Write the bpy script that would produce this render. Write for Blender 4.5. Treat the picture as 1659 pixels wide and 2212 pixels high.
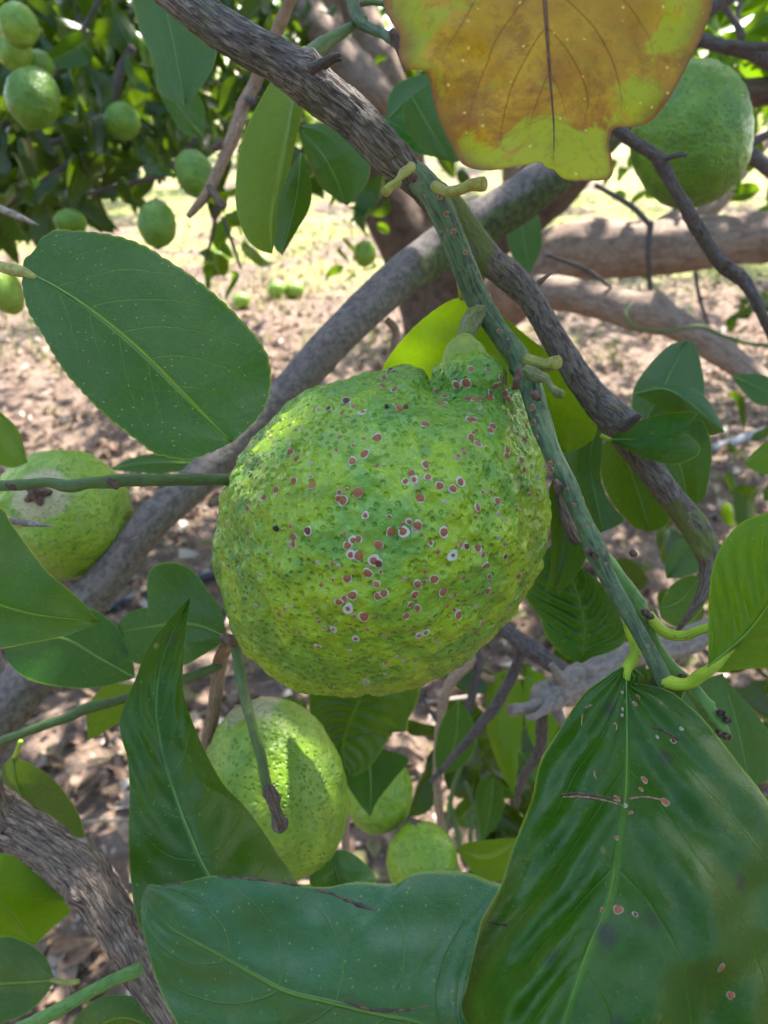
import bpy, bmesh, math, random
import numpy as np
from mathutils import Vector, Matrix
from mathutils.bvhtree import BVHTree
C = bpy.context.scene.collection
R = math.radians
PI = math.pi
rng = np.random.default_rng(7)
random.seed(7)
for o in list(bpy.data.objects): bpy.data.objects.remove(o)

# ------------------------------------------------------------------ camera
CAMLOC = Vector((0, 0, 1.2)); PITCH = R(30)
cd = bpy.data.cameras.new('camera'); cam = bpy.data.objects.new('camera', cd); C.objects.link(cam)
cam.location = CAMLOC; cam.rotation_euler = (R(90) - PITCH, 0, 0)
cd.sensor_fit = 'VERTICAL'; cd.sensor_height = 36; cd.lens = 26.2
cd.clip_start = 0.01; cd.clip_end = 400
cd.dof.use_dof = True; cd.dof.focus_distance = 0.178; cd.dof.aperture_fstop = 21
bpy.context.scene.camera = cam
F = 26.2 / 36 * 2212
RIGHT = np.array((1, 0, 0)); UP = np.array((0, math.sin(PITCH), math.cos(PITCH))); FWD = np.array((0, math.cos(PITCH), -math.sin(PITCH)))
CL = np.array(CAMLOC)

# ------------------------------------------------------------------ light
SUN_EL, SUN_AZ = R(58), R(28)           # azimuth from +Y towards +X
w = bpy.data.worlds.new('World'); bpy.context.scene.world = w; w.use_nodes = True
nt = w.node_tree
sky = nt.nodes.new('ShaderNodeTexSky'); sky.sky_type = 'NISHITA'; sky.sun_disc = False
sky.sun_elevation = SUN_EL; sky.sun_rotation = SUN_AZ; sky.air_density = 1.0; sky.dust_density = 1.5
nt.links.new(sky.outputs[0], nt.nodes['Background'].inputs[0]); nt.nodes['Background'].inputs[1].default_value = 0.15
ld = bpy.data.lights.new('sun', 'SUN'); ld.energy = 4.0; ld.angle = R(0.5); ld.color = (1, .95, .87)
sun = bpy.data.objects.new('sun', ld); C.objects.link(sun)
SD = Vector((math.sin(SUN_AZ) * math.cos(SUN_EL), math.cos(SUN_AZ) * math.cos(SUN_EL), math.sin(SUN_EL)))
sun.rotation_euler = (-SD).to_track_quat('-Z', 'Y').to_euler(); sun.location = SD * 20
sc = bpy.context.scene
sc.view_settings.view_transform = 'Standard'; sc.view_settings.look = 'None'
sc.view_settings.exposure = 2.35; sc.view_settings.gamma = 1; sc.view_settings.use_curve_mapping = False
sc.render.engine = 'CYCLES'; sc.cycles.use_denoising = True
sc.cycles.max_bounces = 8; sc.cycles.transparent_max_bounces = 4

# ------------------------------------------------------------------ helpers
def P(x, y, d):
    """point seen at pixel (x, y) of a 1659 x 2212 picture, d metres along the view axis"""
    x = np.asarray(x, float); y = np.asarray(y, float); d = np.asarray(d, float)
    return CL + d[..., None] * (FWD + ((x - 829.5) / F)[..., None] * RIGHT - ((y - 1106) / F)[..., None] * UP)
def px(r, d): return r * d / F
def _h(i, s):
    h = (i[:, 0] * 374761393 + i[:, 1] * 668265263 + i[:, 2] * 1274126177 + s * 2654435761) & 0xffffffff
    h = ((h ^ (h >> 13)) * 1103515245) & 0xffffffff
    h = ((h ^ (h >> 16)) * 2246822519) & 0xffffffff
    return ((h ^ (h >> 15)) & 0xffff) / 32767.5 - 1
def vn(p, s=0):
    p = np.asarray(p, float); i = np.floor(p).astype(np.int64); f = p - i; f = f * f * (3 - 2 * f); r = 0
    for a in (0, 1):
        for b in (0, 1):
            for c in (0, 1):
                wt = (f[:, 0] if a else 1 - f[:, 0]) * (f[:, 1] if b else 1 - f[:, 1]) * (f[:, 2] if c else 1 - f[:, 2])
                r = r + wt * _h(i + np.array((a, b, c)), s)
    return r
def fbm(p, s=0, o=3):
    return sum(vn(np.asarray(p) * 2 ** k, s + k) * .55 ** k for k in range(o))
def cr(pts, n, closed=False):
    """Catmull-Rom through pts, resampled to n points evenly by length"""
    p = np.array(pts, float); q = np.vstack([2 * p[0] - p[1], p, 2 * p[-1] - p[-2]]); out = []
    for k in range(len(p) - 1):
        a, b, c, d = q[k:k + 4]; t = np.linspace(0, 1, 16, endpoint=False)[:, None]
        out.append(.5 * (2 * b + (c - a) * t + (2 * a - 5 * b + 4 * c - d) * t ** 2 + (3 * b - a - 3 * c + d) * t ** 3))
    out = np.vstack(out + [p[-1:]]); L = np.r_[0, np.cumsum(np.linalg.norm(np.diff(out[:, :2], axis=0), axis=1))]
    s = np.linspace(0, L[-1], n)
    return np.stack([np.interp(s, L, out[:, k]) for k in range(out.shape[1])], 1)
def setp(o, label=None, cat=None, group=None, kind=None):
    if label: o['label'] = label
    if cat: o['category'] = cat
    if group: o['group'] = group
    if kind: o['kind'] = kind
    return o
def empty(name, loc, label=None, cat=None, group=None):
    o = bpy.data.objects.new(name, None); C.objects.link(o); o.location = Vector(loc); o.empty_display_size = .01
    return setp(o, label, cat, group)
def wloc(o):
    v = Vector((0, 0, 0))
    while o: v += o.location; o = o.parent
    return v
def mk(name, V, Fc, mat, parent=None, origin=None, uv=None, rnd=None, smooth=True):
    V = np.asarray(V, float)
    O = np.array(wloc(parent)) if parent is not None else (np.array(origin) if origin is not None else V.mean(0))
    me = bpy.data.meshes.new(name)
    Fc = np.asarray(Fc) if not isinstance(Fc, list) else Fc
    if isinstance(Fc, np.ndarray):
        nf, k = Fc.shape; W = V - O
        me.vertices.add(len(W)); me.vertices.foreach_set('co', W.ravel())
        me.loops.add(nf * k); me.loops.foreach_set('vertex_index', Fc.ravel().astype(np.int32))
        me.polygons.add(nf); me.polygons.foreach_set('loop_start', np.arange(0, nf * k, k, dtype=np.int32))
        me.update(calc_edges=True)
    else: me.from_pydata([tuple(v) for v in (V - O)], [], Fc)
    if uv is not None:
        li = np.empty(len(me.loops), np.int32); me.loops.foreach_get('vertex_index', li)
        ul = me.uv_layers.new(name='UVMap'); ul.data.foreach_set('uv', np.asarray(uv)[li].ravel())
    if rnd is not None:
        at = me.attributes.new('rnd', 'FLOAT', 'POINT'); at.data.foreach_set('value', np.asarray(rnd, float))
    me.polygons.foreach_set('use_smooth', np.full(len(me.polygons), smooth)); me.update()
    me.materials.append(mat)
    o = bpy.data.objects.new(name, me); C.objects.link(o)
    if parent is not None: o.parent = parent
    else: o.location = Vector(O)
    return o
def gridf(nu, nv, wrap=False):
    i, j = np.meshgrid(np.arange(nu - 1), np.arange(nv if wrap else nv - 1), indexing='ij'); j2 = (j + 1) % nv
    return np.stack([i * nv + j, i * nv + j2, (i + 1) * nv + j2, (i + 1) * nv + j], -1).reshape(-1, 4)

# ------------------------------------------------------------------ node helper
class NT:
    def __init__(s, name):
        s.m = bpy.data.materials.new(name); s.m.use_nodes = True; s.t = s.m.node_tree; s.t.nodes.clear()
        s.out = s.t.nodes.new('ShaderNodeOutputMaterial')
    def n(s, ty, ins={}, **kw):
        nd = s.t.nodes.new(ty)
        for k, v in kw.items(): setattr(nd, k, v)
        for k, v in ins.items():
            if isinstance(v, bpy.types.NodeSocket): s.t.links.new(v, nd.inputs[k])
            else:
                sk = nd.inputs[k]
                if sk.type == 'RGBA' and not hasattr(v, '__len__'): v = (v, v, v, 1)
                elif sk.type == 'RGBA' and len(v) == 3: v = (*v, 1)
                sk.default_value = v
        return nd
    def math(s, op, a, b=0.0, c=None, clamp=False):
        ins = {0: a, 1: b}
        if c is not None: ins[2] = c
        return s.n('ShaderNodeMath', ins, operation=op, use_clamp=clamp).outputs[0]
    def ss(s, v, a, b, lo=0.0, hi=1.0):
        return s.n('ShaderNodeMapRange', {'Value': v, 'From Min': a, 'From Max': b, 'To Min': lo, 'To Max': hi}, interpolation_type='SMOOTHSTEP').outputs[0]
    def mix(s, f, a, b, mode='MIX'):
        return s.n('ShaderNodeMixRGB', {0: f, 1: a, 2: b}, blend_type=mode).outputs[0]
    def noise(s, co, sc, det=3, rough=.55, dist=0):
        return s.n('ShaderNodeTexNoise', {'Vector': co, 'Scale': sc, 'Detail': det, 'Roughness': rough, 'Distortion': dist}).outputs[0]
    def vor(s, co, sc, feat='F1'):
        return s.n('ShaderNodeTexVoronoi', {'Vector': co, 'Scale': sc}, feature=feat)
    def rnd(s):
        a = s.n('ShaderNodeAttribute', attribute_name='rnd').outputs['Fac']
        b = s.n('ShaderNodeObjectInfo').outputs['Random']
        return s.math('FRACT', s.math('ADD', a, b))
    def obj(s): return s.n('ShaderNodeTexCoord').outputs['Object']
    def uv(s):
        q = s.n('ShaderNodeSeparateXYZ', {0: s.n('ShaderNodeTexCoord').outputs['UV']}); return q.outputs[0], q.outputs[1]

def leaf_mat(name, c1, c2, vein=(.30, .42, .10), vs=.5, nlat=11, k=.24, rough=.36, trans=.25, tcol=None, speck=.6, spots=.5,
             patch=None, patchc=None, rim=(.35, .42, .08), rims=.5, bump=.5, var=0.0, coat=0.0, nsc=28, mw=.018, lodark=.5, seed=0., spec=.36):
    t = NT(name); co = t.obj(); u, v = t.uv()
    co2 = t.n('ShaderNodeVectorMath', {0: co, 1: (seed, seed * .7, seed * 1.3)}, operation='ADD').outputs[0]
    av = t.math('ABSOLUTE', t.math('MULTIPLY_ADD', v, 2., -1.))
    n1 = t.noise(co2, nsc, 3, .6); n2 = t.noise(co2, 620, 2, .6)
    col = t.mix(t.ss(n1, .38, .62), c1, c2)
    if patch:
        pn = t.noise(co2, patch, 4, .6, .6); col = t.mix(t.ss(pn, .52, .62), col, patchc)
    col = t.mix(t.math('MULTIPLY', t.ss(n2, .35, .7), .35), col, tuple(x * lodark for x in c1))
    # oil glands
    vo = t.vor(co2, 640); dot = t.ss(vo.outputs['Distance'], .09, .17, 1., 0.)
    dot = t.math('MULTIPLY', dot, t.ss(t.n('ShaderNodeSeparateColor', {0: vo.outputs['Color']}).outputs[0], .35, .5))
    col = t.mix(t.math('MULTIPLY', dot, speck), col, (.42, .50, .16))
    # veins
    mid = t.ss(av, mw, mw * 2.6, 1., 0.)
    wob = t.math('MULTIPLY_ADD', t.noise(co2, 60, 2), .05, -.025)
    ph = t.math('FRACT', t.math('MULTIPLY', t.math('ADD', t.math('SUBTRACT', u, t.math('MULTIPLY', t.math('POWER', av, 1.25), k)), wob), float(nlat)))
    tri = t.math('ABSOLUTE', t.math('MULTIPLY_ADD', ph, 2., -1.))
    lat = t.math('MULTIPLY', t.ss(tri, .935, 1.), t.ss(av, .6, .95, 1., .0))
    ridge = t.math('MAXIMUM', mid, t.math('MULTIPLY', lat, .55))
    col = t.mix(t.math('MULTIPLY', t.math('MAXIMUM', mid, t.math('MULTIPLY', lat, t.ss(n1, .3, .6, .15, .45))), vs), col, vein)
    ve = t.n('ShaderNodeTexVoronoi', {'Vector': co2, 'Scale': 760.}, feature='DISTANCE_TO_EDGE').outputs['Distance']; net = t.ss(ve, .0, .14, 1., 0.)
    col = t.mix(t.math('MULTIPLY', net, .07), col, vein); big = t.noise(co2, 14, 3, .6); col = t.mix(t.ss(big, .35, .65, .0, .32), col, tuple(x * .45 for x in c1))
    if rims: col = t.mix(t.math('MULTIPLY', t.ss(av, .965, .99), rims), col, rim)
    if spots:
        v2 = t.vor(co2, 95); r2 = t.n('ShaderNodeSeparateColor', {0: v2.outputs['Color']})
        sp = t.math('MULTIPLY', t.ss(v2.outputs['Distance'], .08, .30, 1., 0.), t.ss(r2.outputs[0], .72, .8))
        col = t.mix(t.math('MULTIPLY', sp, spots), col, (.02, .035, .02))
        v3 = t.vor(co2, 150); r3 = t.n('ShaderNodeSeparateColor', {0: v3.outputs['Color']})
        sp = t.math('MULTIPLY', t.ss(v3.outputs['Distance'], .04, .15, 1., 0.), t.ss(r3.outputs[1], .90, .94))
        col = t.mix(t.math('MULTIPLY', sp, spots), col, (.38, .28, .16))
    if var:
        r = t.rnd(); hs = t.n('ShaderNodeHueSaturation', {'Hue': t.math('MULTIPLY_ADD', r, -.07 * var, .51), 'Saturation': 1., 'Value': t.math('MULTIPLY_ADD', t.math('FRACT', t.math('MULTIPLY', r, 7.3)), .9 * var, 1 - .4 * var), 'Color': col})
        col = hs.outputs[0]
    h = t.math('MULTIPLY_ADD', ridge, -.7, t.math('MULTIPLY', n2, .25))
    h = t.math('ADD', h, t.math('MULTIPLY', t.noise(co2, 800, 3), .16)); h = t.math('ADD', h, t.math('MULTIPLY', net, -.07))
    b = t.n('ShaderNodeBump', {'Strength': bump, 'Distance': .0005, 'Height': h}).outputs[0]
    rg = t.math('MULTIPLY_ADD', t.noise(co2, 90, 3), .3, rough - .19)
    col = t.n('ShaderNodeHueSaturation', {'Saturation': 1.18, 'Value': .74, 'Color': col}).outputs[0]
    pr = t.n('ShaderNodeBsdfPrincipled', {'Base Color': col, 'Roughness': rg, 'Specular IOR Level': spec, 'Normal': b, 'Coat Weight': coat, 'Coat Roughness': .25})
    if tcol is None: tcc = t.mix(.55, col, (.30, .50, .02))
    else: tcc = t.mix(.6, col, tcol)
    if tcol is None: tcc = t.mix(1., tcc, (1.3, 1.3, .6), 'MULTIPLY')
    tr = t.n('ShaderNodeBsdfTranslucent', {'Color': tcc, 'Normal': b})
    mx = t.n('ShaderNodeMixShader', {0: trans, 1: pr.outputs[0], 2: tr.outputs[0]})
    t.t.links.new(mx.outputs[0], t.out.inputs[0]); return t.m

def bark_mat(name, c1, c2, c3, lich=None, la=.55, streak=90., ring=0., rough=.8, green=None, bump=.9, pale=None, around=9., moss=None, crack=0.):
    """u = around 0..1, v = metres along"""
    t = NT(name); u, v = t.uv(); co = t.obj()
    ang = t.math('MULTIPLY', u, 2 * PI)
    cx = t.n('ShaderNodeCombineXYZ', {0: t.math('MULTIPLY', t.math('COSINE', ang), around * .16), 1: t.math('MULTIPLY', t.math('SINE', ang), around * .16), 2: t.math('MULTIPLY', v, streak)}).outputs[0]
    s1 = t.noise(cx, 2.2, 5, .65, .7); s2 = t.noise(co, 260, 4, .65); s3 = t.noise(co, 45, 3, .6)
    col = t.mix(t.ss(s1, .36, .60), c1, c2)
    col = t.mix(t.math('MULTIPLY', t.ss(s2, .45, .68), .55), col, c3)
    if lich: col = t.mix(t.math('MULTIPLY', t.ss(s3, .50, .62), la), col, lich)
    if pale:
        vo = t.vor(co, 480); q = t.n('ShaderNodeSeparateColor', {0: vo.outputs['Color']}).outputs[0]
        col = t.mix(t.math('MULTIPLY', t.math('MULTIPLY', t.ss(t.math('ADD', vo.outputs['Distance'], t.math('MULTIPLY', s2, .3)), .28, .46, 1., 0.), t.ss(q, .70, .8)), .75), col, pale)
    if moss:
        q = t.math('ADD', t.math('ABSOLUTE', t.math('SUBTRACT', u, moss[0])), t.math('MULTIPLY_ADD', s3, .16, -.08))
        mm = t.math('MULTIPLY', t.ss(q, moss[1] - .03, moss[1] + .03, 1., 0.), moss[3])
        if len(moss) > 4: mm = t.math('MULTIPLY', mm, t.ss(v, moss[4], moss[4] + .05, 1., .25))
        col = t.mix(mm, col, t.mix(t.ss(s2, .4, .6), moss[2], tuple(k * .45 for k in moss[2])))
    if crack:
        wx = t.n('ShaderNodeVectorMath', {0: t.n('ShaderNodeTexNoise', {'Vector': cx, 'Scale': 1.5, 'Detail': 3.}).outputs['Color'], 1: (1.2, 1.2, 1.2), 2: cx}, operation='MULTIPLY_ADD').outputs[0]
        ed = t.n('ShaderNodeTexVoronoi', {'Vector': wx, 'Scale': 1.1}, feature='DISTANCE_TO_EDGE').outputs['Distance']
        ck = t.ss(ed, .02, .16, 1., 0.); col = t.mix(t.math('MULTIPLY', ck, .8 * crack), col, (.02, .016, .014)); s1 = t.math('SUBTRACT', s1, t.math('MULTIPLY', ck, .8))
    h = t.math('ADD', t.math('MULTIPLY', s1, 1.), t.math('MULTIPLY', s2, .35))
    b = t.n('ShaderNodeBump', {'Strength': bump, 'Distance': .0012, 'Height': h}).outputs[0]
    pr = t.n('ShaderNodeBsdfPrincipled', {'Base Color': col, 'Roughness': rough, 'Specular IOR Level': .35, 'Normal': b})
    t.t.links.new(pr.outputs[0], t.out.inputs[0]); return t.m

def rind_mat(name, c1, c2, dark, pits=.7, scale=1., rough=.38, scar=None, stem=None, seed=0., dirc=None, bump=.6, spk=.3):
    t = NT(name); co = t.obj()
    co2 = t.n('ShaderNodeVectorMath', {0: co, 1: (seed, seed, seed)}, operation='ADD').outputs[0]
    n1 = t.noise(co2, 55 * scale, 4, .62, .3); n2 = t.noise(co2, 130 * scale, 3, .6)
    f = t.ss(n1, .36, .62)
    if dirc:   # lighter and yellower along one direction
        dp = t.n('ShaderNodeVectorMath', {0: co, 1: dirc[0]}, operation='DOT_PRODUCT').outputs['Value']
        f = t.math('ADD', f, t.math('MULTIPLY_ADD', dp, dirc[1], dirc[2]), clamp=True)
        f = t.math('MINIMUM', t.math('MAXIMUM', f, 0.), 1.)
    col = t.mix(f, c1, c2)
    col = t.mix(t.math('MULTIPLY', t.ss(n2, .52, .74), .5), col, dark)
    vo = t.vor(co2, 520 * scale); dist = vo.outputs['Distance']
    pm = t.ss(dist, .08, .42, 1., 0.)
    col = t.mix(t.math('MULTIPLY', pm, t.math('MULTIPLY', t.ss(t.noise(co2, 70 * scale, 2), .40, .6), pits)), col, dark)
    vb = t.vor(co2, 210 * scale); q = t.n('ShaderNodeSeparateColor', {0: vb.outputs['Color']})
    col = t.mix(t.math('MULTIPLY', t.math('MULTIPLY', t.ss(vb.outputs['Distance'], .1, .38, 1., 0.), t.ss(q.outputs[0], .6, .75)), spk), col, dark)
    vb = t.vor(co2, 330 * scale); q = t.n('ShaderNodeSeparateColor', {0: vb.outputs['Color']})
    col = t.mix(t.math('MULTIPLY', t.math('MULTIPLY', t.ss(vb.outputs['Distance'], .05, .18, 1., 0.), t.ss(q.outputs[1], .80, .85)), spk), col, (.45, .55, .32))
    if scar:
        sn = t.noise(co2, 40, 4, .7, 1.); col = t.mix(t.math('MULTIPLY', t.ss(sn, .50, .64), scar[3]), col, scar[:3])
    if stem:
        ln = t.n('ShaderNodeVectorMath', {0: co}, operation='LENGTH').outputs['Value']
        q = t.math('ADD', ln, t.math('MULTIPLY_ADD', t.noise(co2, 90, 4, .7), .014, -.007))
        col = t.mix(t.ss(q, stem[3], stem[3] + .005, stem[4], 0.), col, stem[:3])
    h = t.math('ADD', t.math('MULTIPLY', pm, -.8), t.math('MULTIPLY', t.noise(co2, 480 * scale, 3), 1.2))
    h = t.math('ADD', h, t.math('MULTIPLY', t.noise(co2, 160 * scale, 2), 1.6))
    b = t.n('ShaderNodeBump', {'Strength': bump, 'Distance': .0007, 'Height': h}).outputs[0]
    pr = t.n('ShaderNodeBsdfPrincipled', {'Base Color': col, 'Roughness': t.math('MULTIPLY_ADD', t.noise(co2, 300, 3), .4, rough - .22), 'Specular IOR Level': .5, 'Normal': b,
              'Subsurface Weight': .12, 'Subsurface Radius': (.3, .6, .1), 'Subsurface Scale': .003})
    t.t.links.new(pr.outputs[0], t.out.inputs[0]); return t.m

def flat_mat(name, c1, c2, sc_=200, rough=.6, spec=.4, bump=.3, trans=0., var=None):
    t = NT(name); co = t.obj(); n1 = t.noise(co, sc_, 4, .6)
    col = t.mix(t.ss(n1, .35, .65), c1, c2)
    if var:
        ra = t.n('ShaderNodeValToRGB', {0: t.rnd()}); e = ra.color_ramp.elements; ra.color_ramp.interpolation = 'CONSTANT'
        while len(e) < len(var): e.new(.5)
        for i, cc in enumerate(var): e[i].position = i / len(var); e[i].color = (*cc, 1)
        col = t.mix(t.ss(n1, .3, .7, 0., .55), ra.outputs[0], t.mix(.5, ra.outputs[0], c1))
    b = t.n('ShaderNodeBump', {'Strength': bump, 'Distance': .001, 'Height': n1}).outputs[0]
    pr = t.n('ShaderNodeBsdfPrincipled', {'Base Color': col, 'Roughness': rough, 'Specular IOR Level': spec, 'Normal': b})
    o_ = pr.outputs[0]
    if trans: o_ = t.n('ShaderNodeMixShader', {0: trans, 1: o_, 2: t.n('ShaderNodeBsdfTranslucent', {'Color': col}).outputs[0]}).outputs[0]
    t.t.links.new(o_, t.out.inputs[0]); return t.m

# ------------------------------------------------------------------ materials
M = {}
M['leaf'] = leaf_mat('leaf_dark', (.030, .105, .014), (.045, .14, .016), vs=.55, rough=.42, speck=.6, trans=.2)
M['leaf_left'] = leaf_mat('leaf_left', (.028, .115, .010), (.040, .15, .012), vein=(.30, .42, .07), vs=.75, nlat=7, k=.35, rough=.40, speck=.8, trans=.22, spots=.8)
M['leaf_point'] = leaf_mat('leaf_pointed', (.022, .088, .014), (.032, .11, .016), vein=(.14, .27, .08), vs=.7, nlat=8, rough=.45, speck=.45, trans=.15, spots=.6, seed=.3, rims=.4, rim=(.16, .2, .05))
M['leaf_big'] = leaf_mat('leaf_large', (.024, .10, .018), (.045, .13, .016), vein=(.075, .19, .03), vs=.8, nlat=4.5, k=.50, rough=.44, speck=.25, trans=.15, spots=1., patch=26, patchc=(.045, .135, .016), seed=.9, mw=.014, bump=.7)
M['leaf_bottom'] = leaf_mat('leaf_low_sheen', (.042, .140, .052), (.050, .150, .040), vein=(.14, .28, .05), vs=.7, nlat=7, k=.3, rough=.46, speck=.55, trans=.15, spots=.25, seed=1.7, mw=.010, bump=.8, patch=18, patchc=(.085, .145, .050), spec=.6)  # greyish lift puts the bluish sky sheen into the blade colour
M['leaf_lime'] = leaf_mat('leaf_yellow_green', (.14, .27, .012), (.20, .33, .012), vein=(.3, .42, .05), vs=.5, nlat=8, rough=.42, speck=.6, trans=.28, spots=.6, seed=2.1)  # pale yellow green blade colour
M['leaf_right'] = leaf_mat('leaf_thin_green', (.075, .21, .008), (.10, .25, .010), vein=(.3, .42, .05), vs=.5, nlat=6, rough=.40, speck=.6, trans=.45, spots=.3, seed=3.1)
M['leaf_hang'] = leaf_mat('leaf_underside', (.12, .21, .025), (.15, .25, .03), vein=(.32, .40, .10), vs=.9, nlat=14, rough=.6, speck=.15, trans=.35, spots=.2, seed=4.1, mw=.06)
M['leaf_grey'] = leaf_mat('leaf_greygreen', (.045, .125, .045), (.06, .15, .05), vein=(.13, .25, .09), vs=.7, nlat=10, rough=.45, speck=.2, trans=.2, spots=.3, seed=5.1)
M['leaf_rib'] = leaf_mat('leaf_ribbed', (.022, .12, .028), (.035, .15, .03), vein=(.08, .2, .05), vs=.5, nlat=10, k=.3, rough=.32, speck=.1, trans=.15, spots=.3, seed=6.1)
M['leaf_edge'] = leaf_mat('leaf_green_yellow', (.045, .135, .020), (.09, .18, .014), vein=(.2, .32, .05), vs=.5, nlat=6, rough=.44, speck=.25, trans=.25, spots=.6, seed=7.1, rim=(.38, .42, .06), rims=.9)
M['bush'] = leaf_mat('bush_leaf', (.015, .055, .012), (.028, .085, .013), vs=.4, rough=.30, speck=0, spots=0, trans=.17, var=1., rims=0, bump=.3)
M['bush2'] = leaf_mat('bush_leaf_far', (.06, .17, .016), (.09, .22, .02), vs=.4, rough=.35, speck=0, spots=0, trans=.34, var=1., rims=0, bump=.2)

def yellow_mat():
    t = NT('leaf_yellowing'); co = t.obj(); u, v = t.uv()
    av = t.math('ABSOLUTE', t.math('MULTIPLY_ADD', v, 2., -1.))
    n1 = t.noise(co, 62, 4, .6, .5); n2 = t.noise(co, 500, 3, .6); n3 = t.noise(co, 30, 3, .6)
    och = t.mix(t.ss(t.noise(co, 48, 5, .7, .4), .35, .62), (.32, .14, .006), (.60, .38, .012))
    och = t.mix(t.ss(u, .45, .8), t.mix(t.ss(n3, .3, .6), (.36, .20, .012), (.52, .34, .022)), och)
    yg = t.mix(t.ss(n3, .3, .7), (.44, .46, .012), (.34, .42, .014))
    bias = t.math('ADD', t.ss(u, .80, .93, 0., .20), t.math('ADD', t.ss(v, .72, .93, -.02, .10), t.ss(v, .02, .20, .14, .0)))
    bias = t.math('ADD', bias, t.math('MULTIPLY', t.ss(av, .93, 1.), -.3))
    f = t.ss(t.math('ADD', n1, t.math('ADD', bias, t.math('MULTIPLY_ADD', t.noise(co, 260, 4, .7), .10, -.05))), .53, .63)
    och = t.mix(t.math('MULTIPLY', t.ss(t.noise(co, 150, 5, .75), .48, .66), .55), och, (.20, .085, .008))
    col = t.mix(f, och, yg)
    col = t.mix(t.math('MULTIPLY', t.ss(t.noise(co, 210, 4, .7), .55, .7), .4), col, (.24, .30, .008))
    col = t.mix(t.math('MULTIPLY', t.ss(t.math('ADD', av, t.math('MULTIPLY', n1, .3)), .98, 1.18), .8), col, (.20, .10, .02))
    col = t.mix(t.math('MULTIPLY', t.ss(n2, .5, .7), .35), col, (.25, .15, .02))
    vo = t.vor(co, 330); q = t.n('ShaderNodeSeparateColor', {0: vo.outputs['Color']})
    col = t.mix(t.math('MULTIPLY', t.ss(vo.outputs['Distance'], .07, .16, 1., 0.), t.ss(q.outputs[0], .5, .6, 0., .6)), col, (.75, .72, .2))
    wob = t.math('MULTIPLY_ADD', t.noise(co, 40, 2), .05, -.025)
    mid = t.ss(av, .006, .022, 1., 0.)
    ph = t.math('FRACT', t.math('MULTIPLY', t.math('ADD', t.math('SUBTRACT', u, t.math('MULTIPLY', av, .42)), wob), 7.))
    tri = t.math('ABSOLUTE', t.math('MULTIPLY_ADD', ph, 2., -1.))
    lat = t.math('MULTIPLY', t.ss(tri, .90, 1.), t.math('MULTIPLY', t.ss(av, .4, .9, 1., .2), t.ss(u, .78, .88, 1., 0.)))
    col = t.mix(t.math('MAXIMUM', t.math('MULTIPLY', mid, .9), t.math('MULTIPLY', lat, .45)), col, (.16, .05, .02))
    v2 = t.vor(co, 85); q = t.n('ShaderNodeSeparateColor', {0: v2.outputs['Color']})
    col = t.mix(t.math('MULTIPLY', t.ss(v2.outputs['Distance'], .06, .15, 1., 0.), t.ss(q.outputs[0], .75, .8)), col, (.05, .035, .03))
    col = t.mix(t.ss(av, .975, .995), col, (.22, .10, .03))
    h = t.math('ADD', t.math('MULTIPLY', mid, -1.), t.math('ADD', t.math('MULTIPLY', lat, -.6), t.math('MULTIPLY', n2, .4)))
    b = t.n('ShaderNodeBump', {'Strength': .5, 'Distance': .0006, 'Height': h}).outputs[0]
    pr = t.n('ShaderNodeBsdfPrincipled', {'Base Color': col, 'Roughness': .5, 'Normal': b})
    tr = t.n('ShaderNodeBsdfTranslucent', {'Color': t.mix(1., col, (1.5, 1.4, 1.), 'MULTIPLY')})
    mx = t.n('ShaderNodeMixShader', {0: .6, 1: pr.outputs[0], 2: tr.outputs[0]})
    t.t.links.new(mx.outputs[0], t.out.inputs[0]); return t.m
M['yellow'] = yellow_mat()
M['bark'] = bark_mat('bark_grey', (.095, .078, .070), (.26, .225, .19), (.36, .30, .24), lich=(.11, .13, .035), la=.6, streak=95, crack=.5, pale=(.36, .22, .17), around=22)
M['bark_b'] = bark_mat('bark_grey_moss', (.06, .045, .04), (.20, .17, .14), (.10, .07, .06), lich=(.12, .16, .025), la=.8, streak=110, pale=(.33, .20, .14), around=12)
M['bark_diag'] = bark_mat('bark_smooth_grey', (.12, .095, .08), (.20, .165, .14), (.05, .04, .035), streak=120, bump=.8, moss=(.30, .17, (.065, .095, .02), .92, .19))
M['bark_stub'] = bark_mat('bark_knotty_grey', (.20, .165, .14), (.28, .235, .20), (.11, .09, .085), streak=120, bump=.5)
M['bark_brown'] = bark_mat('bark_flaky_brown', (.12, .08, .06), (.36, .27, .20), (.22, .15, .11), streak=80, around=24, bump=1., crack=.3)
M['bark_red'] = bark_mat('bark_limb', (.19, .125, .09), (.30, .215, .16), (.12, .075, .055), streak=22, bump=.4)
M['bark_trunk'] = bark_mat('bark_trunk', (.07, .042, .030), (.135, .085, .06), (.04, .026, .022), streak=14, bump=.6)
M['bark_dark'] = bark_mat('bark_dark_twig', (.045, .035, .033), (.13, .105, .095), (.075, .06, .05), streak=150, bump=.6)
M['bark_tan'] = bark_mat('bark_tan_twig', (.22, .14, .085), (.34, .23, .15), (.13, .08, .05), streak=70, bump=.5)
M['twig'] = bark_mat('twig_green_grey', (.040, .045, .040), (.095, .17, .065), (.17, .23, .11), streak=60, pale=(.33, .17, .12), rough=.55, around=14, bump=.6)
M['twig_green'] = bark_mat('twig_green', (.085, .19, .035), (.12, .24, .045), (.05, .08, .03), streak=60, rough=.45, bump=.3, pale=(.30, .22, .12))
M['stem_dull'] = bark_mat('twig_dull_green', (.075, .13, .03), (.10, .16, .045), (.08, .07, .04), streak=80, rough=.5, bump=.3)
M['petiole'] = bark_mat('petiole_yellowgreen', (.28, .42, .02), (.36, .48, .03), (.20, .32, .02), streak=40, rough=.45, bump=.5, pale=(.26, .14, .05))
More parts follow.
